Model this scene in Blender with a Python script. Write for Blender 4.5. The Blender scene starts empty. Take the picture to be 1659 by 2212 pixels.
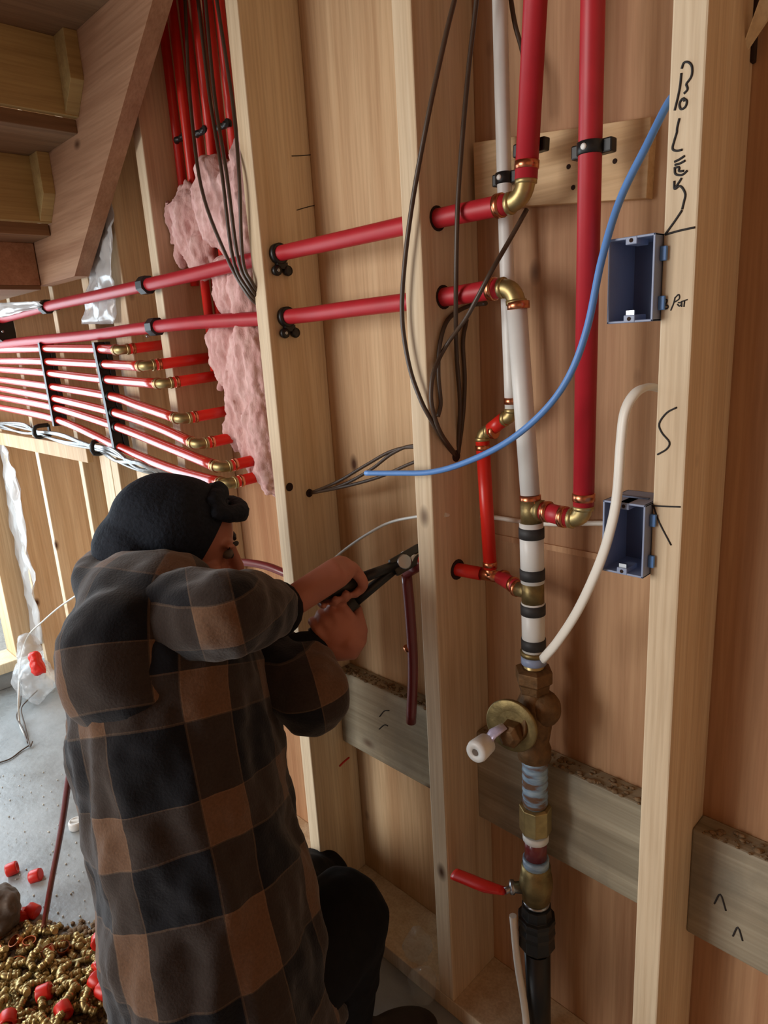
import bpy, bmesh, math, random
import numpy as np
from mathutils import Vector, Matrix, noise, Quaternion

# ------------------------------------------------------------------ camera
W, H, F = 1659.0, 2212.0, 1463.42
CAM = Vector((0.3349, -0.8152, 1.35))
YAW, PIT, ROL = math.radians(45.773), math.radians(14.311), math.radians(-3.505)
_fw = Vector((-math.sin(YAW)*math.cos(PIT), math.cos(YAW)*math.cos(PIT), -math.sin(PIT)))
_rt = Vector((math.cos(YAW), math.sin(YAW), 0.0))
_up = _rt.cross(_fw)
_r2 = _rt*math.cos(ROL) + _up*math.sin(ROL)
_u2 = -_rt*math.sin(ROL) + _up*math.cos(ROL)
scene = bpy.context.scene
col = scene.collection
cd = bpy.data.cameras.new('camera')
co = bpy.data.objects.new('camera', cd)
col.objects.link(co)
co.matrix_world = Matrix(((_r2.x, _u2.x, -_fw.x, CAM.x), (_r2.y, _u2.y, -_fw.y, CAM.y),
                          (_r2.z, _u2.z, -_fw.z, CAM.z), (0, 0, 0, 1)))
cd.sensor_fit = 'VERTICAL'
cd.sensor_height = 36.0
cd.lens = 36.0*F/H
cd.clip_start = 0.02
scene.camera = co
# ------------------------------------------------------------------ world, lights, exposure
world = bpy.data.worlds.new('world')
scene.world = world
world.use_nodes = True
bg = world.node_tree.nodes['Background']
bg.inputs[0].default_value = (0.80, 0.90, 1.0, 1)
bg.inputs[1].default_value = 1.25
def area(name, loc, target, sx, sy, power, colr):
    l = bpy.data.lights.new(name, 'AREA')
    l.shape = 'RECTANGLE'; l.size = sx; l.size_y = sy; l.energy = power; l.color = colr
    o = bpy.data.objects.new(name, l); col.objects.link(o)
    o.location = loc
    o.rotation_euler = (Vector(target)-Vector(loc)).to_track_quat('-Z', 'Y').to_euler()
    return o
area('added_opening_daylight', (-2.1, -3.5, 1.45), (-0.5, 0, 1.25), 1.9, 1.9, 104.0, (1.0, 0.97, 0.92))  # soft daylight for an added, unseen opening at the front left
area('end_door_daylight', (-2.95, -0.75, 1.0), (-1.2, -0.45, 0.75), 1.1, 1.7, 32.0, (0.76, 0.90, 1.0))
vs = scene.view_settings
vs.view_transform = 'Standard'
vs.look = 'None'
vs.exposure = 0.0
vs.gamma = 1.0
vs.use_curve_mapping = False

# ------------------------------------------------------------------ picture -> place helpers
def ray(x, y):
    return _r2*((x-W/2)/F) + _u2*(-(y-H/2)/F) + _fw
def PY(x, y, Y):
    d = ray(x, y); return CAM + d*((Y-CAM.y)/d.y)
def PX(x, y, X):
    d = ray(x, y); return CAM + d*((X-CAM.x)/d.x)
def PZ(x, y, Z):
    d = ray(x, y); return CAM + d*((Z-CAM.z)/d.z)
def PR(x, y, r):
    return CAM + ray(x, y)*r

# ------------------------------------------------------------------ materials
def s2l(c):
    return tuple(((v/255.0)/12.92 if v/255.0 <= 0.04045 else (((v/255.0)+0.055)/1.055)**2.4) for v in c[:3]) + (1.0,)
MATS = {}
def newmat(name):
    m = bpy.data.materials.new(name); m.use_nodes = True
    nt = m.node_tree
    b = nt.nodes['Principled BSDF']
    MATS[name] = m
    return m, nt, b
def plain(name, c, rough=0.5, metal=0.0, var=0.12, scale=30.0, bump=0.0, spec=0.5, coat=0.0, trans=0.0):
    m, nt, b = newmat(name)
    b.inputs['Roughness'].default_value = rough
    b.inputs['Metallic'].default_value = metal
    b.inputs['Specular IOR Level'].default_value = spec
    b.inputs['Coat Weight'].default_value = coat
    b.inputs['Transmission Weight'].default_value = trans
    tc = nt.nodes.new('ShaderNodeTexCoord')
    n = nt.nodes.new('ShaderNodeTexNoise'); n.inputs['Scale'].default_value = scale; n.inputs['Detail'].default_value = 4
    nt.links.new(tc.outputs['Object'], n.inputs['Vector'])
    r = nt.nodes.new('ShaderNodeValToRGB')
    lc = s2l(c)
    r.color_ramp.elements[0].position = 0.3; r.color_ramp.elements[1].position = 0.7
    r.color_ramp.elements[0].color = tuple(v*(1-var) for v in lc[:3]) + (1,)
    r.color_ramp.elements[1].color = tuple(min(1, v*(1+var)) for v in lc[:3]) + (1,)
    nt.links.new(n.outputs['Fac'], r.inputs['Fac'])
    nt.links.new(r.outputs['Color'], b.inputs['Base Color'])
    if bump > 0:
        bp = nt.nodes.new('ShaderNodeBump'); bp.inputs['Strength'].default_value = bump; bp.inputs['Distance'].default_value = 0.004
        nt.links.new(n.outputs['Fac'], bp.inputs['Height'])
        nt.links.new(bp.outputs['Normal'], b.inputs['Normal'])
    return m
def wood(name, light, dark, knot=(86, 54, 34), axis='Z', rough=0.62, knots=True, streak=1.0, nscale=34, blotch=0.0, blotchc=(110, 105, 95)):
    m, nt, b = newmat(name)
    N, L = nt.nodes, nt.links
    b.inputs['Roughness'].default_value = rough
    b.inputs['Specular IOR Level'].default_value = 0.25
    tc = N.new('ShaderNodeTexCoord'); oi = N.new('ShaderNodeObjectInfo')
    mul = N.new('ShaderNodeMath'); mul.operation = 'MULTIPLY'; mul.inputs[1].default_value = 37.0
    L.new(oi.outputs['Random'], mul.inputs[0])
    add = N.new('ShaderNodeVectorMath'); add.operation = 'ADD'
    L.new(tc.outputs['Object'], add.inputs[0]); L.new(mul.outputs[0], add.inputs[1])
    mp = N.new('ShaderNodeMapping')
    sc = {'Z': (1, 1, .035), 'X': (.035, 1, 1), 'Y': (1, .035, 1)}[axis]
    mp.inputs['Scale'].default_value = sc
    L.new(add.outputs[0], mp.inputs['Vector'])
    n1 = N.new('ShaderNodeTexNoise'); n1.inputs['Scale'].default_value = nscale; n1.inputs['Detail'].default_value = 6; n1.inputs['Distortion'].default_value = .5
    L.new(mp.outputs[0], n1.inputs['Vector'])
    n2 = N.new('ShaderNodeTexNoise'); n2.inputs['Scale'].default_value = 190; n2.inputs['Detail'].default_value = 3
    L.new(mp.outputs[0], n2.inputs['Vector'])
    r = N.new('ShaderNodeValToRGB')
    r.color_ramp.elements[0].position = 0.5-0.22/streak; r.color_ramp.elements[1].position = 0.5+0.2/streak
    r.color_ramp.elements[0].color = s2l(dark); r.color_ramp.elements[1].color = s2l(light)
    L.new(n1.outputs['Fac'], r.inputs['Fac'])
    fine = N.new('ShaderNodeMixRGB'); fine.blend_type = 'MULTIPLY'; fine.inputs['Fac'].default_value = 0.35
    r2 = N.new('ShaderNodeValToRGB')
    r2.color_ramp.elements[0].position = .35; r2.color_ramp.elements[0].color = (.62, .55, .48, 1)
    r2.color_ramp.elements[1].position = .6; r2.color_ramp.elements[1].color = (1, 1, 1, 1)
    L.new(n2.outputs['Fac'], r2.inputs['Fac'])
    L.new(r.outputs[0], fine.inputs['Color1']); L.new(r2.outputs[0], fine.inputs['Color2'])
    out = fine.outputs[0]
    if knots:
        mk = N.new('ShaderNodeMapping')
        ks = {'Z': (9, 9, 5.2), 'X': (5.2, 9, 9), 'Y': (9, 5.2, 9)}[axis]
        mk.inputs['Scale'].default_value = ks
        L.new(add.outputs[0], mk.inputs['Vector'])
        v = N.new('ShaderNodeTexVoronoi'); v.inputs['Scale'].default_value = 1.0; v.feature = 'F1'
        L.new(mk.outputs[0], v.inputs['Vector'])
        sep = N.new('ShaderNodeSeparateColor'); L.new(v.outputs['Color'], sep.inputs[0])
        gt = N.new('ShaderNodeMath'); gt.operation = 'GREATER_THAN'; gt.inputs[1].default_value = .4
        L.new(sep.outputs[0], gt.inputs[0])
        rk = N.new('ShaderNodeValToRGB')
        rk.color_ramp.elements[0].position = .04; rk.color_ramp.elements[0].color = (1, 1, 1, 1)
        rk.color_ramp.elements[1].position = .13; rk.color_ramp.elements[1].color = (0, 0, 0, 1)
        L.new(v.outputs['Distance'], rk.inputs['Fac'])
        mm = N.new('ShaderNodeMath'); mm.operation = 'MULTIPLY'
        L.new(rk.outputs[0], mm.inputs[0]); L.new(gt.outputs[0], mm.inputs[1])
        mx = N.new('ShaderNodeMixRGB'); mx.inputs['Color2'].default_value = s2l(knot)
        L.new(mm.outputs[0], mx.inputs['Fac']); L.new(out, mx.inputs['Color1'])
        out = mx.outputs[0]
    if blotch > 0:
        nb = N.new('ShaderNodeTexNoise'); nb.inputs['Scale'].default_value = 6.5; nb.inputs['Detail'].default_value = 7; nb.inputs['Roughness'].default_value = .65
        L.new(add.outputs[0], nb.inputs['Vector'])
        rb = N.new('ShaderNodeValToRGB'); rb.color_ramp.elements[0].position = .45; rb.color_ramp.elements[1].position = .68
        rb.color_ramp.elements[1].color = (blotch, blotch, blotch, 1)
        L.new(nb.outputs['Fac'], rb.inputs['Fac'])
        mb = N.new('ShaderNodeMixRGB'); mb.inputs['Color2'].default_value = s2l(blotchc)
        L.new(rb.outputs[0], mb.inputs['Fac']); L.new(out, mb.inputs['Color1'])
        out = mb.outputs[0]
    hs = N.new('ShaderNodeHueSaturation'); 
    mr = N.new('ShaderNodeMapRange'); mr.inputs['To Min'].default_value = .93; mr.inputs['To Max'].default_value = 1.06
    L.new(oi.outputs['Random'], mr.inputs['Value']); L.new(mr.outputs[0], hs.inputs['Value'])
    L.new(out, hs.inputs['Color'])
    L.new(hs.outputs[0], b.inputs['Base Color'])
    bp = N.new('ShaderNodeBump'); bp.inputs['Strength'].default_value = .18; bp.inputs['Distance'].default_value = .002
    L.new(n2.outputs['Fac'], bp.inputs['Height']); L.new(bp.outputs[0], b.inputs['Normal'])
    return m

wood('stud_wood', (234, 216, 186), (213, 187, 152))
wood('panel_pale', (226, 194, 154), (202, 164, 124), nscale=20, streak=1.2)
wood('stud_wood_pale', (240, 226, 192), (228, 208, 170), knots=False)
wood('sheathing_wood', (206, 165, 126), (172, 126, 92), streak=1.5, nscale=15)
wood('board_grey', (180, 170, 148), (140, 130, 110), axis='X', blotch=.7, blotchc=(120, 116, 104), streak=1.1)
wood('backer_ply', (222, 190, 148), (206, 170, 126), axis='X', knots=False)
wood('stringer_wood', (190, 150, 120), (164, 122, 94), axis='X')
wood('riser_wood', (196, 172, 118), (172, 146, 96), axis='Y', knots=False)
wood('tread_wood', (150, 118, 88), (118, 90, 66), axis='Y', knots=False)
wood('end_wood', (214, 186, 148), (186, 152, 114))
plain('red_pex', (180, 32, 44), .46, var=.06)
plain('red_pex_bright', (212, 38, 26), .36, var=.06)
plain('red_tube', (198, 46, 34), .26, var=.05, coat=.4)
plain('white_pex', (226, 226, 222), .4, var=.03)
plain('white_tube', (232, 226, 214), .4, var=.03)
plain('black_plastic', (22, 22, 22), .42, var=.2)
plain('black_tape', (42, 40, 40), .6, var=.2)
plain('brass', (176, 156, 108), .42, .9, var=.18, scale=60)
plain('brass_dull', (136, 118, 78), .48, .85, var=.25, scale=50, bump=.3)
plain('brass_cast', (112, 82, 50), .6, .55, var=.3, scale=70, bump=.5)
plain('copper', (206, 132, 96), .28, 1.0, var=.12)
plain('foil_label', (206, 198, 226), .3, .2, var=.15, scale=120)
plain('steel', (170, 172, 176), .3, 1.0, var=.1)
plain('brown_cable', (74, 58, 46), .42, var=.15)
plain('blue_cable', (96, 146, 214), .42, var=.05)
plain('grey_cable', (196, 194, 186), .4, var=.06)
plain('clear_wire', (120, 120, 118), .2, .35, var=.35, scale=90)
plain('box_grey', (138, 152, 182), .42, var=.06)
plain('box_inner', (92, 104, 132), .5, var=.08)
plain('ink', (38, 34, 34), .7, var=.1)
plain('pencil', (92, 68, 48), .8, var=.2)
plain('red_ink', (196, 40, 34), .7, var=.1)
plain('skin', (176, 112, 90), .5, var=.1, scale=14)
plain('cap_navy', (30, 36, 46), .85, var=.25, scale=160, bump=.5, spec=.2)
plain('pants_black', (16, 16, 18), .85, var=.2, scale=60, bump=.2, spec=.2)
plain('boot_leather', (40, 32, 26), .6, var=.2)
plain('tool_grip', (46, 42, 34), .5, var=.25)
plain('debris', (122, 98, 70), .9, var=.5, scale=120, bump=.8)
plain('white_paint', (200, 196, 184), .6, var=.2, scale=80)
plain('hose_maroon', (112, 38, 40), .36, var=.1, coat=.3)
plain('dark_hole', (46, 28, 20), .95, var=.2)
plain('stone_grey', (104, 92, 82), .9, var=.35, scale=30, bump=.6)
def mat_dope():
    m, nt, b = newmat('pipe_dope')
    N, L = nt.nodes, nt.links
    tc = N.new('ShaderNodeTexCoord'); mp = N.new('ShaderNodeMapping'); mp.inputs['Scale'].default_value = (.4, .4, 1.6)
    L.new(tc.outputs['Object'], mp.inputs['Vector'])
    n = N.new('ShaderNodeTexNoise'); n.inputs['Scale'].default_value = 55; n.inputs['Detail'].default_value = 4
    L.new(mp.outputs[0], n.inputs['Vector'])
    r = N.new('ShaderNodeValToRGB'); e = r.color_ramp.elements
    e[0].position = .40; e[0].color = s2l((112, 84, 66)); e[1].position = .5; e[1].color = s2l((128, 154, 178))
    k = r.color_ramp.elements.new(.66); k.color = s2l((168, 192, 208))
    L.new(n.outputs['Fac'], r.inputs['Fac']); L.new(r.outputs[0], b.inputs['Base Color'])
    b.inputs['Roughness'].default_value = .35
mat_dope()
def mat_insul():
    m, nt, b = newmat('insulation_pink')
    N, L = nt.nodes, nt.links
    tc = N.new('ShaderNodeTexCoord'); mp = N.new('ShaderNodeMapping'); mp.inputs['Scale'].default_value = (1, 1, .35)
    L.new(tc.outputs['Object'], mp.inputs['Vector'])
    n = N.new('ShaderNodeTexNoise'); n.inputs['Scale'].default_value = 42; n.inputs['Detail'].default_value = 8; n.inputs['Roughness'].default_value = .7
    L.new(mp.outputs[0], n.inputs['Vector'])
    r = N.new('ShaderNodeValToRGB'); e = r.color_ramp.elements
    e[0].position = .3; e[0].color = s2l((206, 154, 150)); e[1].position = .7; e[1].color = s2l((240, 204, 198))
    L.new(n.outputs['Fac'], r.inputs['Fac']); L.new(r.outputs[0], b.inputs['Base Color'])
    b.inputs['Roughness'].default_value = 1; b.inputs['Specular IOR Level'].default_value = .05
    bp = N.new('ShaderNodeBump'); bp.inputs['Strength'].default_value = .6; bp.inputs['Distance'].default_value = .01
    L.new(n.outputs['Fac'], bp.inputs['Height']); L.new(bp.outputs[0], b.inputs['Normal'])
mat_insul()
def mat_film(name, c, alpha):
    m, nt, b = newmat(name)
    b.inputs['Base Color'].default_value = s2l(c)
    b.inputs['Roughness'].default_value = .22
    b.inputs['Alpha'].default_value = alpha
    b.inputs['Coat Weight'].default_value = .6
mat_film('plastic_film', (222, 222, 222), .55)
mat_film('bag_film', (214, 218, 220), .38)
mat_film('clear_plastic', (200, 214, 220), .14)
def mat_floor():
    m, nt, b = newmat('concrete')
    N, L = nt.nodes, nt.links
    tc = N.new('ShaderNodeTexCoord')
    n = N.new('ShaderNodeTexNoise'); n.inputs['Scale'].default_value = 3.2; n.inputs['Detail'].default_value = 9; n.inputs['Roughness'].default_value = .62
    L.new(tc.outputs['Object'], n.inputs['Vector'])
    r = N.new('ShaderNodeValToRGB'); e = r.color_ramp.elements
    e[0].position = .32; e[0].color = s2l((122, 126, 126)); e[1].position = .68; e[1].color = s2l((170, 176, 178))
    L.new(n.outputs['Fac'], r.inputs['Fac']); L.new(r.outputs[0], b.inputs['Base Color'])
    rr = N.new('ShaderNodeMapRange'); rr.inputs['From Min'].default_value = .35; rr.inputs['From Max'].default_value = .65
    rr.inputs['To Min'].default_value = .22; rr.inputs['To Max'].default_value = .48
    L.new(n.outputs['Fac'], rr.inputs['Value']); L.new(rr.outputs[0], b.inputs['Roughness'])
    n3 = N.new('ShaderNodeTexNoise'); n3.inputs['Scale'].default_value = 60; n3.inputs['Detail'].default_value = 5
    L.new(tc.outputs['Object'], n3.inputs['Vector'])
    bp = N.new('ShaderNodeBump'); bp.inputs['Strength'].default_value = .3; bp.inputs['Distance'].default_value = .003
    L.new(n3.outputs['Fac'], bp.inputs['Height']); L.new(bp.outputs[0], b.inputs['Normal'])
mat_floor()
def mat_plaid():
    m, nt, b = newmat('plaid_flannel')
    N, L = nt.nodes, nt.links
    at = N.new('ShaderNodeAttribute'); at.attribute_name = 'plaid'
    nz = N.new('ShaderNodeTexNoise'); nz.inputs['Scale'].default_value = 260
    tc = N.new('ShaderNodeTexCoord'); L.new(tc.outputs['Object'], nz.inputs['Vector'])
    sp = N.new('ShaderNodeSeparateXYZ'); L.new(at.outputs['Vector'], sp.inputs[0])
    def band(sock, period, duty):
        d = N.new('ShaderNodeMath'); d.operation = 'DIVIDE'; d.inputs[1].default_value = period; L.new(sock, d.inputs[0])
        f = N.new('ShaderNodeMath'); f.operation = 'FRACT'; L.new(d.outputs[0], f.inputs[0])
        l = N.new('ShaderNodeMath'); l.operation = 'LESS_THAN'; l.inputs[1].default_value = duty; L.new(f.outputs[0], l.inputs[0])
        return l.outputs[0]
    u = band(sp.outputs[0], .155, .38); v = band(sp.outputs[1], .160, .40)
    s = N.new('ShaderNodeMath'); s.operation = 'ADD'; L.new(u, s.inputs[0]); L.new(v, s.inputs[1])
    h = N.new('ShaderNodeMath'); h.operation = 'MULTIPLY'; h.inputs[1].default_value = .5; L.new(s.outputs[0], h.inputs[0])
    r = N.new('ShaderNodeValToRGB'); r.color_ramp.interpolation = 'CONSTANT'; e = r.color_ramp.elements
    e[0].position = 0; e[0].color = s2l((18, 20, 28)); e[1].position = .4; e[1].color = s2l((60, 50, 45))
    k = r.color_ramp.elements.new(.9); k.color = s2l((118, 88, 66))
    L.new(h.outputs[0], r.inputs['Fac'])
    mx = N.new('ShaderNodeMixRGB'); mx.blend_type = 'MULTIPLY'; mx.inputs['Fac'].default_value = .5
    def edge(sock, period, duty, w=.009):
        d = N.new('ShaderNodeMath'); d.operation = 'DIVIDE'; d.inputs[1].default_value = period; L.new(sock, d.inputs[0])
        f = N.new('ShaderNodeMath'); f.operation = 'FRACT'; L.new(d.outputs[0], f.inputs[0])
        o_ = []
        for c_ in (w*.5, duty):
            k_ = N.new('ShaderNodeMath'); k_.operation = 'COMPARE'; k_.inputs[1].default_value = c_; k_.inputs[2].default_value = w; L.new(f.outputs[0], k_.inputs[0]); o_.append(k_.outputs[0])
        m_ = N.new('ShaderNodeMath'); m_.operation = 'MAXIMUM'; L.new(o_[0], m_.inputs[0]); L.new(o_[1], m_.inputs[1])
        return m_.outputs[0]
    me_ = N.new('ShaderNodeMath'); me_.operation = 'MAXIMUM'
    L.new(edge(sp.outputs[0], .155, .38), me_.inputs[0]); L.new(edge(sp.outputs[1], .160, .40), me_.inputs[1])
    sc_ = N.new('ShaderNodeMath'); sc_.operation = 'MULTIPLY'; sc_.inputs[1].default_value = .2; L.new(me_.outputs[0], sc_.inputs[0])
    le = N.new('ShaderNodeMixRGB'); le.inputs['Color2'].default_value = s2l((150, 124, 100))
    L.new(sc_.outputs[0], le.inputs['Fac']); L.new(r.outputs[0], le.inputs['Color1'])
    L.new(le.outputs[0], mx.inputs['Color1']); L.new(nz.outputs['Fac'], mx.inputs['Color2'])
    L.new(mx.outputs[0], b.inputs['Base Color'])
    b.inputs['Roughness'].default_value = .92; b.inputs['Specular IOR Level'].default_value = .15
    b.inputs['Sheen Weight'].default_value = .25; b.inputs['Sheen Roughness'].default_value = .5
    bp = N.new('ShaderNodeBump'); bp.inputs['Strength'].default_value = .35; bp.inputs['Distance'].default_value = .002
    L.new(nz.outputs['Fac'], bp.inputs['Height']); L.new(bp.outputs[0], b.inputs['Normal'])
mat_plaid()

# ------------------------------------------------------------------ object helpers
ORG = {}
def tag(o, label=None, cat=None, group=None, kind=None):
    if label: o['label'] = label
    if cat: o['category'] = cat
    if group: o['group'] = group
    if kind: o['kind'] = kind
    return o
def thing(name, label=None, cat=None, loc=(0, 0, 0), group=None, kind=None):
    o = bpy.data.objects.new(name, None); col.objects.link(o)
    o.empty_display_size = .05
    o.location = loc
    ORG[o.name] = Vector(loc)
    return tag(o, label, cat, group, kind)

def smooth_path(pts, n=8):
    pts = [Vector(p) for p in pts]
    if len(pts) < 3: return pts
    out = []
    for i in range(len(pts)-1):
        p0 = pts[i-1] if i > 0 else pts[0]*2-pts[1]
        p1, p2 = pts[i], pts[i+1]
        p3 = pts[i+2] if i+2 < len(pts) else pts[-1]*2-pts[-2]
        for k in range(n):
            t = k/n
            out.append(0.5*((2*p1)+(p2-p0)*t+(2*p0-5*p1+4*p2-p3)*t*t+(3*p1-p0-3*p2+p3)*t*t*t))
    out.append(pts[-1])
    return out

class MB:
    def __init__(s): s.v = []; s.f = []; s.sm = []
    def _add(s, vs, fs, smooth):
        o = len(s.v); s.v += [Vector(v) for v in vs]
        for f in fs: s.f.append(tuple(i+o for i in f)); s.sm.append(smooth)
        return s
    def box(s, x0, x1, y0, y1, z0, z1):
        return s._add([(x, y, z) for z in (z0, z1) for y in (y0, y1) for x in (x0, x1)],
                      [(0, 2, 3, 1), (4, 5, 7, 6), (0, 1, 5, 4), (2, 6, 7, 3), (0, 4, 6, 2), (1, 3, 7, 5)], False)
    def obox(s, c, ax, ay, az, hx, hy, hz):
        c = Vector(c); ax = Vector(ax).normalized(); ay = Vector(ay).normalized(); az = Vector(az).normalized()
        return s._add([c+ax*(hx*i)+ay*(hy*j)+az*(hz*k) for k in (-1, 1) for j in (-1, 1) for i in (-1, 1)],
                      [(0, 2, 3, 1), (4, 5, 7, 6), (0, 1, 5, 4), (2, 6, 7, 3), (0, 4, 6, 2), (1, 3, 7, 5)], False)
    def tube(s, pts, r, n=12, smooth=0, flat=1.0):
        if smooth:
            if isinstance(r, (list, tuple)):
                m = len(pts)
                pp = smooth_path(pts, smooth)
                rr = [np.interp(i/(len(pp)-1)*(m-1), range(m), r) for i in range(len(pp))]
                pts, r = pp, rr
            else: pts = smooth_path(pts, smooth)
        pts = [Vector(p) for p in pts]; k = len(pts)
        R = list(r) if isinstance(r, (list, tuple)) else [r]*k
        vs = []; T = []
        for i in range(k):
            a = pts[max(i-1, 0)]; b = pts[min(i+1, k-1)]
            T.append((b-a).normalized())
        ref = Vector((0, 0, 1)) if abs(T[0].z) < .9 else Vector((1, 0, 0))
        u = T[0].cross(ref).normalized()
        for i in range(k):
            u = (u - T[i]*u.dot(T[i])).normalized(); w = T[i].cross(u)
            for j in range(n):
                a = 2*math.pi*j/n
                vs.append(pts[i]+u*(R[i]*math.cos(a))+w*(R[i]*flat*math.sin(a)))
        fs = []
        for i in range(k-1):
            for j in range(n):
                fs.append((i*n+j, i*n+(j+1) % n, (i+1)*n+(j+1) % n, (i+1)*n+j))
        s._add(vs, fs, True)
        o = len(s.v)-len(vs)
        s.f.append(tuple(o+j for j in range(n))[::-1]); s.sm.append(False)
        s.f.append(tuple(o+(k-1)*n+j for j in range(n))); s.sm.append(False)
        return s
    def lathe(s, c, d, prof, n=20, smooth=True, rot=0.0, cap=True):
        c = Vector(c); d = Vector(d).normalized()
        ref = Vector((0, 0, 1)) if abs(d.z) < .9 else Vector((1, 0, 0))
        u = d.cross(ref).normalized(); w = d.cross(u)
        vs = []
        for t, r in prof:
            for j in range(n):
                a = 2*math.pi*j/n+rot
                vs.append(c+d*t+u*(r*math.cos(a))+w*(r*math.sin(a)))
        fs = []; k = len(prof)
        for i in range(k-1):
            for j in range(n): fs.append((i*n+j, i*n+(j+1) % n, (i+1)*n+(j+1) % n, (i+1)*n+j))
        s._add(vs, fs, smooth)
        if not cap: return s
        o = len(s.v)-len(vs)
        s.f.append(tuple(o+j for j in range(n))[::-1]); s.sm.append(False)
        s.f.append(tuple(o+(k-1)*n+j for j in range(n))); s.sm.append(False)
        return s
    def ell(s, c, ax, ay, az, rx, ry, rz, nu=18, nv=12):
        c = Vector(c); ax, ay, az = Vector(ax).normalized(), Vector(ay).normalized(), Vector(az).normalized()
        vs = [c-az*rz]
        for i in range(1, nv):
            ph = -math.pi/2+math.pi*i/nv
            for j in range(nu):
                a = 2*math.pi*j/nu
                vs.append(c+ax*(rx*math.cos(ph)*math.cos(a))+ay*(ry*math.cos(ph)*math.sin(a))+az*(rz*math.sin(ph)))
        vs.append(c+az*rz)
        fs = []
        for j in range(nu): fs.append((0, 1+(j+1) % nu, 1+j))
        for i in range(nv-2):
            for j in range(nu):
                a = 1+i*nu
                fs.append((a+j, a+(j+1) % nu, a+nu+(j+1) % nu, a+nu+j))
        e = len(vs)-1; a = 1+(nv-2)*nu
        for j in range(nu): fs.append((a+j, a+(j+1) % nu, e))
        return s._add(vs, fs, True)
    def prism(s, poly, d):
        poly = [Vector(p) for p in poly]; d = Vector(d); n = len(poly)
        return s._add(poly+[p+d for p in poly], [tuple(range(n))[::-1], tuple(range(n, 2*n))]+[(i, (i+1) % n, n+(i+1) % n, n+i) for i in range(n)], False)
    def rings(s, rs):
        n = len(rs[0]); vs = [p for r in rs for p in r]; fs = []
        for i in range(len(rs)-1):
            for j in range(n): fs.append((i*n+j, i*n+(j+1) % n, (i+1)*n+(j+1) % n, (i+1)*n+j))
        fs.append(tuple(range(n))[::-1]); fs.append(tuple((len(rs)-1)*n+j for j in range(n)))
        return s._add(vs, fs, True)
    def mesh(s, name, org=Vector((0, 0, 0))):
        me = bpy.data.meshes.new(name)
        me.from_pydata([tuple(v-org) for v in s.v], [], s.f)
        bm = bmesh.new(); bm.from_mesh(me)
        bmesh.ops.recalc_face_normals(bm, faces=bm.faces)
        bm.to_mesh(me); bm.free()
        me.polygons.foreach_set('use_smooth', s.sm)
        return me
    def build(s, name, mat, parent=None, bevel=0.0, label=None, cat=None, group=None, kind=None, loc=None):
        if parent is not None: org = ORG[parent.name]
        elif loc is not None: org = Vector(loc)
        else:
            xs = [v.x for v in s.v]; ys = [v.y for v in s.v]; zs = [v.z for v in s.v]
            org = Vector(((min(xs)+max(xs))/2, (min(ys)+max(ys))/2, min(zs)))
        me = s.mesh(name, org)
        o = bpy.data.objects.new(name, me); col.objects.link(o)
        me.materials.append(MATS[mat])
        if parent is not None: o.parent = parent
        else: o.location = org
        ORG[o.name] = org
        if bevel > 0:
            b = o.modifiers.new('bevel', 'BEVEL'); b.width = bevel; b.segments = 2; b.limit_method = 'ANGLE'
        return tag(o, label, cat, group, kind)
def X(n): return Vector((1, 0, 0))*n
EX, EY, EZ = Vector((1, 0, 0)), Vector((0, 1, 0)), Vector((0, 0, 1))
rnd = random.Random(7)

def remeshed(mb, voxel, smooth_it=6, disp=0.0, dscale=6.0, dfun=None):
    me = mb.mesh('tmp')
    o = bpy.data.objects.new('tmp', me); col.objects.link(o)
    m = o.modifiers.new('r', 'REMESH'); m.mode = 'VOXEL'; m.voxel_size = voxel
    if smooth_it:
        k = o.modifiers.new('s', 'SMOOTH'); k.factor = .5; k.iterations = smooth_it
    dg = bpy.context.evaluated_depsgraph_get()
    ev = o.evaluated_get(dg)
    nm = bpy.data.meshes.new_from_object(ev)
    bpy.data.objects.remove(o); bpy.data.meshes.remove(me)
    nm.polygons.foreach_set('use_smooth', [True]*len(nm.polygons))
    nm.update()
    if disp > 0 or dfun:
        ns = [v.normal.copy() for v in nm.vertices]
        for v, n in zip(nm.vertices, ns):
            d = dfun(v.co) if dfun else disp*noise.fractal(v.co*dscale, .8, 2.0, 4)
            v.co = v.co+n*d
        nm.update()
    return nm
def link_mesh(nm, name, mat, parent=None, label=None, cat=None, group=None, kind=None):
    nm.name = name
    if parent is not None: org = ORG[parent.name]
    else:
        vs = [v.co for v in nm.vertices]
        org = Vector((sum(v.x for v in vs)/len(vs), sum(v.y for v in vs)/len(vs), min(v.z for v in vs)))
    nm.transform(Matrix.Translation(-org))
    nm.materials.clear(); nm.materials.append(MATS[mat])
    o = bpy.data.objects.new(name, nm); col.objects.link(o)
    if parent is not None: o.parent = parent
    else: o.location = org
    ORG[o.name] = org
    return tag(o, label, cat, group, kind)

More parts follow.
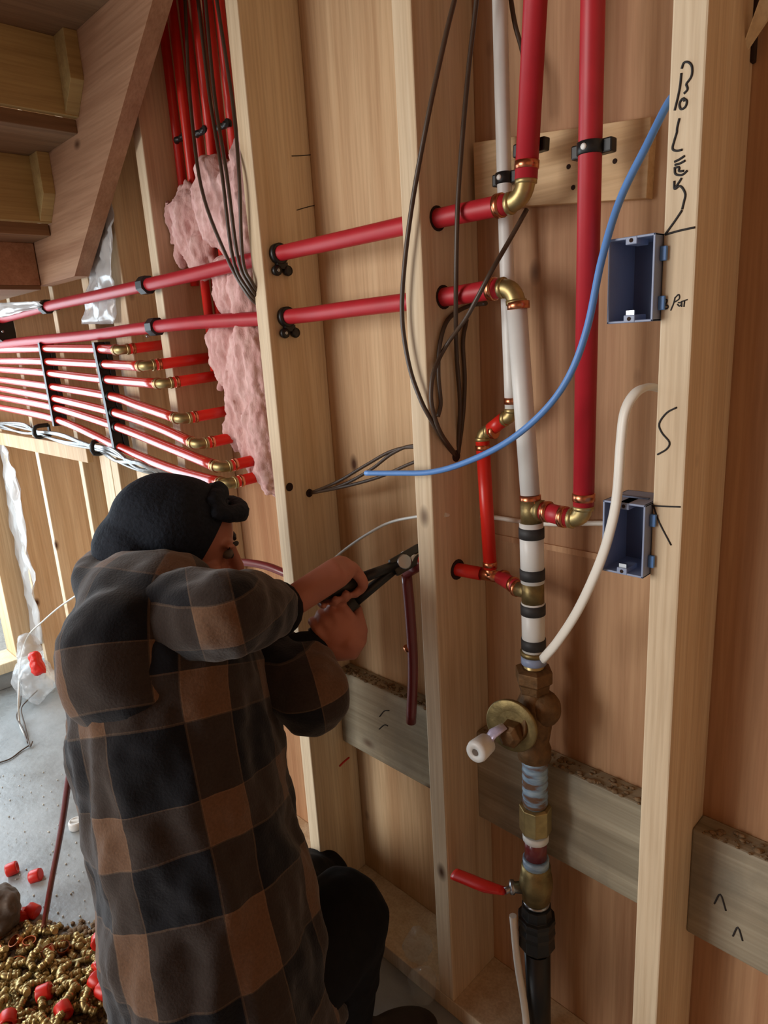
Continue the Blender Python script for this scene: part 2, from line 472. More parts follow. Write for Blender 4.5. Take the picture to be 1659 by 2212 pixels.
# ================================================================== THE ROOM
S = .406
WD = .140                      # stud depth
HZ = 2.62                      # wall height
MB().box(-2.9, 1.7, -4.2, .2, -.12, 0).build('floor', 'concrete', label='grey concrete floor, wet and shiny near the doorway', kind='structure')
MB().box(-2.9, 1.7, -4.2, .2, HZ+.04, HZ+.2).build('ceiling', 'tread_wood', label='wooden ceiling above the framed wall', kind='structure')
wb = thing('wall_back', 'open stud wall of pale spruce with plywood sheathing behind', kind='structure', loc=(-.6, .07, 0))
MB().box(-2.72, 1.5, 0, WD, 0, .038).build('bottom_plate', 'stud_wood', wb, .002)
MB().box(-2.72, 1.5, 0, WD, HZ, HZ+.038).build('top_plate', 'stud_wood', wb, .002)
studs = {}
def stud(key, xc, w=.038, y0=0.0, z0=.038, z1=HZ, mat='stud_wood', label=None):
    o = MB().box(xc-w/2, xc+w/2, y0, WD, z0, z1).build('stud', mat, wb, .0025, label=label)
    studs[key] = o
    return o
stud('Z', .406)
stud('A', 0, label='stud marked BOILER and ST in black handwriting')
stud('B', -S); stud('C', -2*S); stud('D', -3*S); stud('E', -4*S, .046)
stud('E2', -1.465, .09, y0=.012)
stud('F', -1.881, .030); stud('F2', -1.712, .075, y0=.01, z1=1.09)
stud('G', -2.278, .034); stud('Hh', -2.66, .034)
# sheathing panels, one for each stud bay
xs = [.406, 0, -S, -2*S, -3*S, -4*S, -1.881, -2.278, -2.72]
for i in range(len(xs)-1):
    MB().box(xs[i+1], xs[i], WD, WD+.012, 0, HZ).build('sheathing_panel', 'panel_pale' if i == 2 else 'sheathing_wood', wb)
MB().box(.406, 1.5, WD, WD+.012, 0, HZ).build('sheathing_panel', 'sheathing_wood', wb)
# weathered horizontal ledger boards low in the bays
bays = [(.019, .387), (-.387, -.019), (-.793, -.425), (-1.199, -.831)]
for i, (x0, x1) in enumerate(bays):
    z0, z1 = .420, .610
    o = MB().box(x0, x1, WD-.042, WD, z0, z1).build('ledger_board', 'board_grey', wb, .003, label='weathered grey board with mud on its top edge')
    mb = MB()
    for k in range(150):
        t = rnd.random(); x = x0+.01+(x1-x0-.02)*t
        r = .0012+.0036*rnd.random()**2
        mb.ell((x, WD-.042+rnd.random()*.03, z1+r*.3), EX, EY, EZ, r*1.5, r, r*.8, 7, 5)
    mb.build('dirt', 'debris', wb, kind='stuff')
# pale plywood backer between studs B and A
MB().prism([PY(1022, 308, .12), PY(1406, 252, .12), PY(1396, 428, .12), PY(1026, 452, .12)], (0, .02, 0)).build('backer_board', 'backer_ply', wb, .001, label='pale plywood backer board holding the pipe clamps')
# horizontal blocking low behind the stack (shadow line) and ledge on the left
MB().box(-.387, -.019, WD-.004, WD, .99, 1.0).build('sheathing_strip', 'sheathing_wood', wb)
MB().box(-2.66, -1.77, -.018, 0, 1.035, 1.085).build('ledge_board', 'end_wood', wb, .002)
# window-sill like cut hole at the top right of the bay
hp = PY(1607, 40, WD-.004)
MB().box(hp.x-.012, hp.x+.016, WD-.012, WD, hp.z-.05, hp.z+.02).build('splintered_block', 'dark_hole', wb, .002)
a, b = PY(1590, 138, WD-.02), PY(1659, -20, WD-.05)
MB().prism([a, a+Vector((.004, 0, .004)), b+Vector((.03, 0, .01)), b+Vector((-.006, 0, 0))], (0, .006, 0)).build('wood_splinter', 'stud_wood_pale', wb)

# end wall with the bright doorway
wl = thing('wall_left', 'end wall of the room with a bright doorway opening', kind='structure', loc=(-2.79, -1, 0))
MB().box(-2.86, -2.72, -.093, .15, .11, HZ).build('jamb_stud', 'end_wood', wl, .003)
MB().box(-2.86, -2.70, -1.5, -.093, .072, .118).build('door_sill', 'stud_wood_pale', wl, .004)
MB().box(-2.86, -2.715, -1.5, -.093, 0, .072).build('curb', 'concrete', wl, .004)
MB().box(-2.86, -2.72, -1.538, -1.5, 0, HZ).build('jamb_stud', 'end_wood', wl, .003)
MB().box(-2.86, -2.72, -4.2, -1.538, 0, HZ).build('sheathing_panel', 'sheathing_wood', wl)
MB().box(-2.86, -2.72, -1.5, -.093, 2.05, HZ).build('header', 'end_wood', wl, .003)
# unseen walls behind the camera, added so light enters from the front left
MB().box(1.5, 1.62, -4.2, .2, 0, HZ).build('wall_right', 'sheathing_wood', label='unseen plywood wall on the right of the room', kind='structure')
MB().box(-.7, 1.5, -4.2, -4.08, 0, HZ).build('wall_front', 'sheathing_wood', label='unseen plywood wall beside the added daylight opening', kind='structure')
MB().box(-6.5, -2.9, -4.5, 1.5, -.14, -.02).build('ground_outside', 'white_paint', label='bright ground outside the doorway', kind='structure')

# ------------------------------------------------------------------ staircase
st = thing('staircase', 'wooden staircase seen from below at the top left', 'stairs', loc=(-1.6, -.5, 1.5))
RISE, RUN = .187, .262
X1, Z1 = -1.385, 1.885         # riser foot of the step in view
Ys = -.06
def saw(k): return X1+RUN*k, Z1+RISE*k
ZL = 1.555                     # underside of the landing
def stringer(y0, y1):
    lo = lambda x: 1.986+.764*(x+.974)
    mb = MB()
    for k in range(-1, 4):
        x, z = saw(k); x2 = x+RUN
        xc = -.974+(ZL-1.986)/.764
        if lo(x) >= ZL: q = [(x, lo(x)), (x2, lo(x2))]
        else: q = [(x, ZL), (xc, ZL), (x2, lo(x2))]
        mb.prism([(a_, y0, c_) for a_, c_ in q]+[(x2, y0, z+RISE), (x, y0, z+RISE)], (0, y1-y0, 0))
    x, z = saw(-1)
    mb.prism([(x-.16, y0, ZL), (x, y0, ZL), (x, y0, z), (x-.16, y0, z)], (0, y1-y0, 0))
    return mb
stringer(Ys, Ys+.038).build('stringer', 'stringer_wood', st)
stringer(-.98, -.942).build('stringer', 'stringer_wood', st)
for k in range(-1, 4):
    x, z = saw(k)
    MB().box(x, x+.02, -.942, Ys, z, z+RISE-.03).build('riser', 'riser_wood', st, .001)
    MB().box(x-.02, x+RUN, -.96, Ys, z+RISE-.03, z+RISE).build('tread', 'tread_wood', st, .002)
    MB().prism([(x+.02, Ys, z+.002), (x+.075, Ys, z+.06), (x+.075, Ys, z+RISE-.03), (x+.02, Ys, z+RISE-.03)], (0, -.03, 0)).build('cleat', 'riser_wood', st, .001)
x, z = saw(-1)
MB().box(-2.7, x, -.98, Ys-.002, z-.03, z).build('landing_board', 'tread_wood', st, .002)
MB().box(x-.17, x-.132, -.98, Ys-.002, ZL, z-.03).build('landing_joist', 'stringer_wood', st, .002)
MB().box(-2.7, x-.132, -.98, Ys-.002, ZL-.012, ZL).build('soffit_board', 'tread_wood', st, .002)

# ================================================================== PLUMBING
def elbow(mb, c, d1, d2, R=.03, r=.0145):
    c, d1, d2 = Vector(c), Vector(d1).normalized(), Vector(d2).normalized()
    pts = []
    for i in range(9):
        t = i/8
        pts.append(c+d1*R*(1-t)**2+d2*R*t*t)
    mb.tube(pts, r*.92, 14)
    for d in (d1, d2):
        mb.lathe(c+d*(R-.008), d, [(0, r*.8), (.001, r*1.06), (.007, r*1.06), (.008, r*.8)], 16)
    return mb
def ring(c, d, r, w=.012):
    return MB().lathe(Vector(c)-Vector(d).normalized()*w/2, d, [(0, r*.9), (0.0006, r), (w-.0006, r), (w, r*.9)], 20)
RP = .0145
# --- upper red main: through the studs, brass elbow, riser to the ceiling
Uy = .040
up = thing('red_main_pipe', 'upper thick red pipe running through the studs and turning up at a brass elbow', 'pipe', loc=PY(700, 520, .04))
e1 = PY(1134, 434, .045)
pB = PX(945, 472, -.387); pC = PX(598, 549, -.793)
e1.z = pB.z
lft = [PY(430, 590, -.005), PY(315, 616, -.028), PY(205, 640, -.03), PY(100, 663, -.032), PY(0, 690, -.036)]
MB().tube([e1-EX*.024, pB]+[pB.lerp(pC, .5), pC]+lft+[lft[-1]+(lft[-1]-lft[-2])*((lft[-1].x+2.69)/(lft[-2].x-lft[-1].x))], RP, 16, smooth=5).build('pipe', 'red_pex', up)
rt = PY(1160, -60, .05)
d2 = (rt-e1).normalized(); rt = e1+d2*((HZ-.002-e1.z)/d2.z)
elbow(MB(), e1, -EX, d2, .028).build('elbow', 'brass', up)
MB().tube([e1+d2*.026, rt], RP*1.08, 16).build('riser', 'red_pex', up)
for p, d in ((e1-EX*.042, -EX), (e1+d2*.044, d2)): ring(p, d, RP*1.16, .011).build('crimp_ring', 'copper', up)
# --- lower red main
lo_ = thing('red_main_pipe', 'lower thick red pipe running through the studs to a brass elbow above the white pipe', 'pipe', loc=PY(700, 680, .04))
e2 = PY(1113, 624, .05)
pB2 = PX(958, 642, -.387); pC2 = PX(615, 685, -.793)
e2.z = pB2.z+.004
lf2 = [PY(445, 695, -.005), PY(335, 706, -.028), PY(180, 726, -.03), PY(60, 737, -.032), PY(0, 745, -.036)]
MB().tube([e2-EX*.024, pB2, pB2.lerp(pC2, .5), pC2]+lf2+[lf2[-1]+(lf2[-1]-lf2[-2])*((lf2[-1].x+2.69)/(lf2[-2].x-lf2[-1].x))], RP, 16, smooth=5).build('pipe', 'red_pex', lo_)
t1 = PY(1147, 1100, .05)
ds = (t1-e2).normalized()
elbow(MB(), e2, -EX, ds, .026).build('elbow', 'brass', lo_)
ring(e2-EX*.04, EX, RP*1.16, .011).build('crimp_ring', 'copper', lo_)
# dark notches of the drilled holes on studs B and C
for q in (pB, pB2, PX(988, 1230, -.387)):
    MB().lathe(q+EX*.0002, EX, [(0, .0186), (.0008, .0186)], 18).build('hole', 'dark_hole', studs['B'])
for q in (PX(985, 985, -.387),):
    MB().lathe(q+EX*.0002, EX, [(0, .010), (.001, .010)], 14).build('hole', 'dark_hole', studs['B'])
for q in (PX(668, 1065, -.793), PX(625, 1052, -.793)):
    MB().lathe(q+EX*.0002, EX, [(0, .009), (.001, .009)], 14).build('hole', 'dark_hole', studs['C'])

# --- white water pipe, tees, riser
stk = thing('water_stack', 'vertical white pipe with brass tees, copper rings and black bands', 'pipe', loc=Vector((t1.x, t1.y, .75)))
def sp(y):                      # a point on the axis of the stack at picture row y
    x = np.interp(y, [624, 680, 1100, 1280, 1500, 1900, 2212], [1113, 1123, 1147, 1151, 1154, 1158, 1163])
    return PY(x, y, .05)
MB().tube([e2+ds*.026, sp(1068)], RP*1.02, 18).build('white_pipe', 'white_pex', stk)
ring(sp(660), ds, RP*1.14, .011).build('crimp_ring', 'copper', stk)
ring(sp(1078), ds, RP*1.12, .012).build('crimp_ring', 'copper', stk)
e3 = PY(1260, 1112, .05); e3.z = t1.z-.004
mb = MB().tube([sp(1080), sp(1128)], .0165, 16)
mb.tube([t1, t1+EX*.018], .0145, 14).lathe(t1+EX*.012, EX, [(0, .012), (.001, .0165), (.008, .0165), (.009, .012)], 16)
mb.build('tee', 'brass_dull', stk)
MB().tube([t1+EX*.018, e3-EX*.020], RP, 16).build('red_pipe', 'red_pex', stk)
ring(t1+EX*.028, EX, RP*1.12, .01).build('crimp_ring', 'copper', stk)
ring(e3-EX*.032, EX, RP*1.12, .01).build('crimp_ring', 'copper', stk)
r3 = PY(1282, -60, .05)
d3 = (r3-e3).normalized(); r3 = e3+d3*((HZ-.002-e3.z)/d3.z)
elbow(MB(), e3, -EX, d3, .022).build('elbow', 'brass', stk)
MB().tube([e3+d3*.02, r3], RP*1.02, 18).build('riser', 'red_pex', stk)
ring(e3+d3*.034, d3, RP*1.12, .012).build('crimp_ring', 'copper', stk)
ax = (sp(1400)-sp(1130)).normalized()
MB().tube([sp(1128), sp(1258)], .0185, 20).build('white_sleeve', 'white_pex', stk)
for y in (1150, 1239): ring(sp(y), ax, .0198, .018).build('band', 'black_tape', stk)
t2 = sp(1280)
mb = MB().tube([sp(1254), sp(1302)], .0178, 18)
mb.tube([t2, t2-EX*.03], .0125, 14)
mb.build('tee', 'brass_dull', stk)
MB().tube([sp(1300), sp(1408)], .0185, 20).build('white_sleeve', 'white_pex', stk)
for y in (1315, 1389): ring(sp(y), ax, .0198, .018).build('band', 'black_tape', stk)
# --- small bypass: thin white pipe from above, elbow, red drop, tee into the stack
by = thing('bypass_line', 'thin white and bright red bypass pipe behind the white stack', 'pipe', loc=PY(1045, 1100, .08))
f1 = PY(1106, 905, .075); f2 = PY(1041, 930, .075)
MB().tube([f1+EZ*.014, PY(1093, 520, .09), PY(1079, -40, .095), Vector((PY(1079, -40, .095).x, .095, 2.1)), Vector((PY(1079, -40, .095).x, .095, HZ-.002))], .0108, 14, smooth=5).build('white_pipe', 'white_pex', by)
elbow(MB(), f1, EZ, -EX, .017, .0115).build('elbow', 'brass', by)
ring(f1+EZ*.028, EZ, .0125, .01).build('crimp_ring', 'copper', by)
MB().tube([f1-EX*.014, f2+EX*.014], .0112, 14).build('red_pipe', 'red_pex_bright', by)
ring(f2+EX*.024, EX, .0124, .008).build('crimp_ring', 'copper', by)
g = PY(1060, 1243, .07)
dd = (g-f2).normalized()
elbow(MB(), f2, EX, dd, .018, .0115).build('elbow', 'brass', by)
MB().tube([f2+dd*.015, g-dd*.012], .0114, 14).build('red_pipe', 'red_pex_bright', by)
for p in (f2+dd*.028, g-dd*.02): ring(p, dd, .0124, .009).build('crimp_ring', 'copper', by)
hB = PX(988, 1230, -.387)
dh = (hB-g).normalized()
MB().tube([g-dh*.02, g+dh*.02], .0105, 14).tube([g, g-dd*.014], .0105, 12).build('tee', 'copper', by)
endB = Vector((-.47, hB.y, hB.z+.004))
MB().tube([g+dh*.018, hB, endB], .0118, 14).build('red_stub', 'red_pex_bright', by)
MB().tube([g-dh*.018, t2-EX*.022], .0122, 14).build('red_stub', 'red_pex', by)
for q in (g-dh*.024, t2.lerp(g, .45), t2-EX*.03): ring(q, (t2-g), .0134, .007).build('crimp_ring', 'copper', by)
# --- pressure regulator
pr = thing('pressure_regulator', 'bronze pressure regulator with round disc and white plastic knob', 'valve', loc=sp(1560))
mb = MB().lathe(sp(1404), -EZ, [(0, .016), (.001, .0215), (.008, .0215), (.009, .017)], 18)
mb.build('adapter', 'brass_dull', pr)
ring(sp(1424), EZ, .0205, .014).build('seal_ring', 'box_grey', pr)
MB().lathe(sp(1432), -EZ, [(0, .015), (.001, .017), (.018, .017), (.019, .015)], 16).build('thread', 'brass', pr)
zt = sp(1440)
MB().lathe(zt, -EZ, [(0, .022), (.004, .0315), (.024, .0315), (.028, .027), (.042, .026), (.044, .022)], 6, smooth=False, rot=.3).build('union_nut', 'brass_cast', pr, .001)
mb = MB().lathe(sp(1485), -EZ, [(0, .019), (.012, .022), (.03, .030), (.05, .031), (.075, .028), (.1, .024), (.112, .028), (.13, .028), (.134, .02)], 22)
c0 = sp(1560)
mb.ell(c0+Vector((.014, .004, .03)), EX, EY, EZ, .030, .028, .032)
nd = Vector((.16, -.97, .06)).normalized()
dc = PY(1106, 1566, .002)
bdv = (dc-c0).normalized()
mb.tube([c0, c0.lerp(dc, .5), dc-nd*.006], [.022, .026, .030], 18, smooth=3)
mb.build('body', 'brass_cast', pr)
MB().lathe(dc-nd*.006, nd, [(0, .030), (.003, .0435), (.009, .045), (.011, .043), (.007, .024)], 40).build('disc', 'brass_dull', pr)
MB().lathe(dc-nd*.002+Vector((.003, 0, -.010)), nd, [(0, .022), (.022, .021), (.028, .012)], 6, smooth=False).build('hex_cap', 'brass_cast', pr, .001)
k0 = dc+nd*.020+Vector((-.004, 0, .006)); k1 = PY(1050, 1606, -.045); k2 = PY(1024, 1628, -.080)
kd = (k2-k1).normalized()
MB().tube([k0, k0.lerp(k1, .55)+Vector((0, -.004, .006)), k1], [.009, .0115, .011], 10, flat=.35).build('label_strip', 'foil_label', pr)
kn = MB().lathe(k1-kd*.004, kd, [(0, .012), (.003, .0165), (.03, .0185), (.036, .0165), (.036, .006), (.028, .006)], 24).build('knob', 'white_pex', pr)
MB().lathe(k1+kd*.0315, kd, [(0, .0055), (.0008, .0055)], 12).build('knob_socket', 'stone_grey', kn)
# --- painted nipple, coupling and ball valve
nip = thing('threaded_nipple', 'threaded nipple smeared with blue sealant under the regulator', 'pipe fitting', loc=sp(1700))
prof = [(0, .019)]
for i in range(14): prof += [(.004+i*.0062, .0205+.0016*(i % 2))]
prof += [(.092, .019)]
MB().lathe(sp(1638), -EZ, prof, 20).build('thread', 'pipe_dope', nip)
MB().lathe(sp(1738), -EZ, [(0, .022), (.002, .0275), (.05, .0275), (.052, .022)], 8, smooth=False, rot=.2).build('coupling', 'brass', nip, .001)
ring(sp(1806), EZ, .0225, .012).build('sealant_ring', 'white_pex', nip)
MB().lathe(sp(1808), -EZ, [(0, .0195), (.04, .0195)], 18).build('copper_sleeve', 'hose_maroon', nip)
ring(sp(1860), EZ, .023, .016).build('sealant_ring', 'pipe_dope', nip)
bv = thing('ball_valve', 'brass ball valve with a red lever handle', 'valve', loc=sp(1910))
MB().lathe(sp(1866), -EZ, [(0, .02), (.002, .0255), (.016, .0255), (.02, .0275), (.04, .03), (.055, .0275), (.06, .0255), (.072, .0255), (.074, .02)], 20).build('body', 'brass_dull', bv)
MB().lathe(sp(1948), -EZ, [(-.004, .019), (-.003, .0235), (.001, .0235)], 20).build('rim', 'steel', bv)
b0 = sp(1918)
sd = Vector((-.75, -.65, .03)).normalized()
MB().lathe(b0+sd*.02, sd, [(0, .011), (.018, .010), (.02, .013), (.026, .013), (.028, .008)], 12).build('stem', 'steel', bv)
h0 = PY(1090, 1925, .005); h1 = PY(1050, 1915, -.002); h2 = PY(982, 1888, -.004)
hd = MB().tube([h0, h1, h1.lerp(h2, .6), h2], [.009, .0135, .0135, .0135], 12, smooth=4, flat=.55).build('lever', 'red_pex_bright', bv)
MB().tube([b0+sd*.04, h0], .006, 8).build('lever_neck', 'steel', bv)
bk = thing('black_coupling', 'black plastic coupling and pipe rising from the floor below the red valve', 'pipe', loc=sp(2100))
pf = [(0, .022), (.002, .0265), (.022, .0275), (.024, .0335)]
for i in range(4): pf += [(.03+i*.011, .0345-.002*(i % 2))]
pf += [(.085, .034), (.095, .027), (.097, .022)]
MB().lathe(sp(1952), -EZ, pf, 10, smooth=False).build('coupling', 'black_plastic', bk, .0008)
bb = sp(2050); MB().tube([bb, Vector((bb.x+.006, bb.y, .0))], [.024, .020], 16).build('pipe', 'black_plastic', bk)
w0 = PY(1108, 1978, .018)
MB().tube([w0, PY(1118, 2080, .018), PY(1135, 2190, .018), Vector((PY(1142, 2230, .02).x, .02, .0))], .0068, 10, smooth=5).build('white_hose', 'white_tube', label='thin white hose standing beside the black pipe', cat='hose')

# --- black pipe clamps
def clamp_ring(c, d, r, w, base, name='pipe_clamp', label=None, group='black plastic pipe clamps', nail=None):
    c = Vector(c); d = Vector(d).normalized(); base = Vector(base)
    t = thing(name, label, 'clamp', loc=c, group=group)
    MB().lathe(c-d*w/2, d, [(0, r*1.02), (0.001, r*1.46), (w-.001, r*1.46), (w, r*1.02)], 8, smooth=False, rot=.39).build('collar', 'black_plastic', t)
    bd = (base-c).normalized(); sdv = d.cross(bd).normalized()
    MB().obox(c.lerp(base, .5)+bd*r*.5, bd, sdv, d, max(.003, (base-c).length/2-r*.5), r*.7, w/2).build('foot', 'black_plastic', t, .001)
    if nail is not None:
        MB().lathe(Vector(nail), (CAM-Vector(nail)), [(0, .004), (.002, .004), (.003, .002)], 10).build('nail', 'steel', t)
    return t
def strap(c, d, r, label):      # flat two-eared strap over a riser
    c = Vector(c); d = Vector(d).normalized()
    t = thing('pipe_strap', label, 'clamp', loc=c, group='black pipe straps on the plywood backer')
    MB().lathe(c-d*.008, d, [(0, r*1.0), (.001, r*1.16), (.015, r*1.16), (.016, r*1.0)], 20).build('band', 'black_plastic', t)
    MB().obox(c+EY*r*.6, EX, EY, d, r*1.95, .0075, .0085).build('ear', 'black_plastic', t, .002)
    nl = c-EY*r*1.14
    MB().lathe(nl+EY*.001, -EY, [(0, .004), (.002, .004), (.003, .002)], 10).build('nail', 'white_pex', t)
strap(e3+d3*((PY(1284, 318, .05)-e3).length), d3, RP, 'black strap around the tall right red riser')
q = e1+d2*((PY(1147, 310, .045)-e1).length)
strap(q+EY*.012+EX*-.008, d2, RP*.9, 'black strap half hidden behind the left red riser')
q = PY(1089, 385, .092)
strap(q, EZ, .0112, 'small black strap around the thin white pipe')
def talon(c, label):            # hook with two nail bosses on the side of stud C
    c = Vector(c)
    t = thing('pipe_hook', label, 'clamp', loc=c, group='black hooks on the middle stud')
    MB().lathe(c+EX*.0005, EX, [(0, .0145), (.0005, .0195), (.012, .0195), (.0125, .0145)], 22).build('collar', 'black_plastic', t)
    for dy in (-.013, .013):
        p = c+Vector((.0005, dy+.004, -.031))
        MB().lathe(p, EX, [(0, .0085), (.007, .0105), (.011, .0095), (.012, .004)], 14).build('boss', 'black_plastic', t)
    MB().obox(c+Vector((.006, .004, -.022)), EX, EY, EZ, .005, .012, .006).build('web', 'black_plastic', t)
    MB().lathe(c+Vector((.012, -.009, -.031)), EX, [(0, .0035), (.0015, .003)], 10).build('nail', 'steel', t)
talon(pC, 'upper black hook holding the red pipe at the middle stud')
talon(pC2, 'lower black hook holding the red pipe at the middle stud')
dx = (lft[2]-lft[0]).normalized()
clamp_ring(lft[1], dx, RP, .028, (lft[1].x, .001, lft[1].z), label='black clamp on the upper red main nearest the insulation', nail=None)
clamp_ring(lft[3], dx, RP, .028, (lft[3].x, .001, lft[3].z), label='black clamp on the upper red main near the plastic film')
clamp_ring(lf2[1], dx, RP, .028, (lf2[1].x, .001, lf2[1].z), label='black clamp on the lower red main nearest the insulation', nail=lf2[1]+Vector((-.004, -.02, -.02)))
clamp_ring(PY(8, 712, -.03), dx, .03, .04, PY(8, 712, .0)+EY*.001, label='large black clamp at the left edge between the two red mains', nail=PY(6, 716, -.065))

# --- seven floor-loop tubes with rails
tubes = [
 [(0, 756), (97, 753), (216, 754), (254, 756)],
 [(0, 780), (100, 781), (226, 787), (308, 791)],
 [(0, 798), (105, 806), (231, 820), (345, 829)],
 [(0, 820), (110, 835), (239, 856), (300, 876), (384, 904)],
 [(0, 839), (115, 860), (247, 891), (340, 922), (420, 958)],
 [(0, 858), (120, 881), (253, 922), (360, 964), (469, 1008)],
 [(0, 880), (125, 907), (258, 966), (370, 1012), (482, 1044)]]
names7 = ['topmost', 'second', 'third', 'fourth', 'fifth', 'sixth', 'lowest']
TY = -.032
for i, tp in enumerate(tubes):
    pts = [PY(x, y, TY) for x, y in tp]
    pts[-1] = PY(*tp[-1], -.075 if i == 1 else -.056)
    if len(tp) > 4: pts[-2] = PY(*tp[-2], -.042)
    e0 = pts[0]+(pts[0]-pts[1])*((pts[0].x+2.69)/(pts[1].x-pts[0].x))
    pts = [e0]+pts
    t = thing('red_tube', names7[i]+' of the seven red tubes crossing the black rails', 'pipe', loc=pts[2], group='seven red heating tubes on black rails')
    MB().tube(pts, .0122, 12, smooth=5).build('tube', 'red_tube', t)
    d = (pts[-1]-pts[-2]).normalized()
    e = pts[-1]+d*.016
    di = Vector((.12, 1, .06)).normalized()
    elbow(MB(), e, -d, di, .024, .0128).build('elbow', 'brass', t)
    ring(pts[-1]-d*.012, d, .0138, .009).build('crimp_ring', 'copper', t)
    ring(e+di*.034, di, .0138, .009).build('crimp_ring', 'copper', t)
    MB().tube([e+di*.018, e+di*((WD-.002-e.y)/di.y)], .0124, 12).build('stub', 'red_pex_bright', t)
for j, (k, nm) in enumerate(((2, 'left'), (3, 'right'))):
    px = [(tp[1] if j == 0 else tp[2]) for tp in tubes]
    tops = [PY(x, y, TY) for x, y in px]
    t = thing('tube_rail', 'black clip rail across the red tubes, '+('nearer the doorway' if j == 0 else 'nearer the brass elbows'), 'clip rail', loc=tops[-1], group='black clip rails for red tubes')
    a = tops[0]+EZ*.018; b = tops[-1]-EZ*.018
    d = (b-a).normalized(); L = (b-a).length
    MB().obox((a+b)/2+EY*.018, d, EX, EY, L/2, .012, .007).build('bar', 'black_plastic', t, .001)
    MB().obox((a+b)/2+EX*.0-EY*.003, d, EX, EY, L/2, .007, .0135).build('fin', 'black_plastic', t)
    for p in tops:
        MB().lathe(p-EX*.007, EX, [(0, .0125), (.0005, .0148), (.0135, .0148), (.014, .0125)], 14).build('clip', 'black_plastic', t)

# --- vertical bundle in the bay with insulation
bun = [((342, -30), (404, 425)), ((366, -30), (424, 440)), ((392, -30), (445, 560)), ((418, -30), (462, 480)), ((444, -30), (482, 470)), ((470, -30), (503, 470))]
bn = ['leftmost', 'second from left', 'third from left', 'fourth from left', 'fifth from left', 'rightmost']
for i, (a, b) in enumerate(bun):
    Yb = .085 if i % 2 == 0 else .062
    p0, p1 = PY(a[0], a[1], Yb), PY(b[0], b[1], Yb)
    p1.x = p0.x
    pe = Vector((p0.x, Yb, 1.30 if i in (1, 2) else 1.5))
    MB().tube([Vector((p0.x, Yb, HZ)), pe], .0105, 12).build('red_tube', 'red_pex_bright', label=bn[i]+' of the upright red tubes above the pink insulation', cat='pipe', group='upright red tubes above the insulation')
for (x, y, Yb, nm) in ((392, 300, .085, 'left'), (437, 286, .07, 'middle'), (486, 272, .06, 'right')):
    c = PY(x, y, Yb-.012)
    t = thing('tube_clip', nm+' black clip on the upright red tubes', 'clamp', loc=c, group='black clips on the upright red tubes')
    MB().tube([c-EX*.022, c-EX*.012-EY*.006, c-EY*.002, c+EX*.012-EY*.006, c+EX*.022], .0065, 8, smooth=3).build('strap', 'black_plastic', t)
    MB().lathe(c+EX*.02-EY*.004, -EY, [(0, .008), (.006, .0075)], 10).build('boss', 'black_plastic', t)

# ================================================================== ELECTRICAL
def ebox(z0, z1, label):
    x0, x1, yf, yb = -.0765, -.0197, -.018, .052
    t = thing('electrical_box', label, 'electrical box', loc=(x0, yf, z0), group='grey plastic electrical boxes on the marked stud')
    w = .0028
    mb = MB().box(x0, x0+w, yf, yb, z0, z1).box(x1-w, x1, yf, yb, z0, z1).box(x0, x1, yf, yb, z0, z0+w).box(x0, x1, yf, yb, z1-w, z1).box(x0, x1, yb-w, yb, z0, z1)
    mb.build('shell', 'box_grey', t, .0008)
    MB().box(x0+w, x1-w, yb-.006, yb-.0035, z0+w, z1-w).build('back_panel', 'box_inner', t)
    xm = (x0+x1)/2
    for zz, s in ((z1, -1), (z0, 1)):
        MB().box(xm-.007, xm+.007, yf-.0005, yf+.03, min(zz, zz+s*.009), max(zz, zz+s*.009)).build('screw_post', 'box_grey', t, .001)
        MB().lathe((xm, yf-.0006, zz+s*.0045), -EY, [(0, .0024), (.0004, .0024)], 10).build('screw_hole', 'dark_hole', t)
    MB().box(xm-.005, xm+.005, yf+.002, yf+.005, z0+.004, z0+.014).build('steel_clip', 'steel', t)
    for zz in (z0+.02, z1-.022):
        MB().box(x1, x1+.0075, -.006, -.001, zz-.008, zz+.008).build('nail_tab', 'blue_cable', t, .001)
    MB().box(xm-.02, xm+.018, yf+.03, yf+.036, z1, z1+.0015).build('knockout', 'box_inner', t)
zt_, zb_ = PY(1365, 510, -.018).z, PY(1363, 697, -.018).z
ebox(zb_, zt_, 'upper open grey electrical box beside the BOILER stud')
zt2, zb2 = PY(1348, 1086, -.018).z, PY(1348, 1240, -.018).z
ebox(zt2-(zt_-zb_), zt2, 'lower open grey electrical box beside the white cable')

def cable(pts, r, mat,  label, name='cable', group=None, cat='cable', flat=1.0, smooth=7):
    if pts[0].z > 1.7:                       # comes down from the ceiling
        pts = list(pts); d_ = pts[0]-pts[1]; st_ = max(d_.z, .05)
        while pts[0].z < HZ-.003:
            d_ = Vector((d_.x*.6, d_.y*.6, st_))
            q_ = pts[0]+d_; q_.y = min(q_.y, WD-.02); q_.z = min(q_.z, HZ-.002)
            pts.insert(0, q_)
    return MB().tube(pts, r, 8, smooth=smooth, flat=flat).build(name, mat, label=label, cat=cat, group=group)
def PYs(L): return [PY(x, y, Y) for x, y, Y in L]
cable(PYs([(790, 1022, -.03), (860, 1022, -.03), (930, 1020, -.032), (1000, 1001, -.036), (1090, 958, -.04), (1170, 893, -.04), (1228, 815, -.04), (1268, 710, -.04), (1300, 560, -.03), (1340, 430, -.012), (1398, 312, 0.0), (1436, 236, .02), (1452, 210, .03)]), .0046, 'blue_cable', 'bright blue cable sweeping across the bay to the BOILER stud')
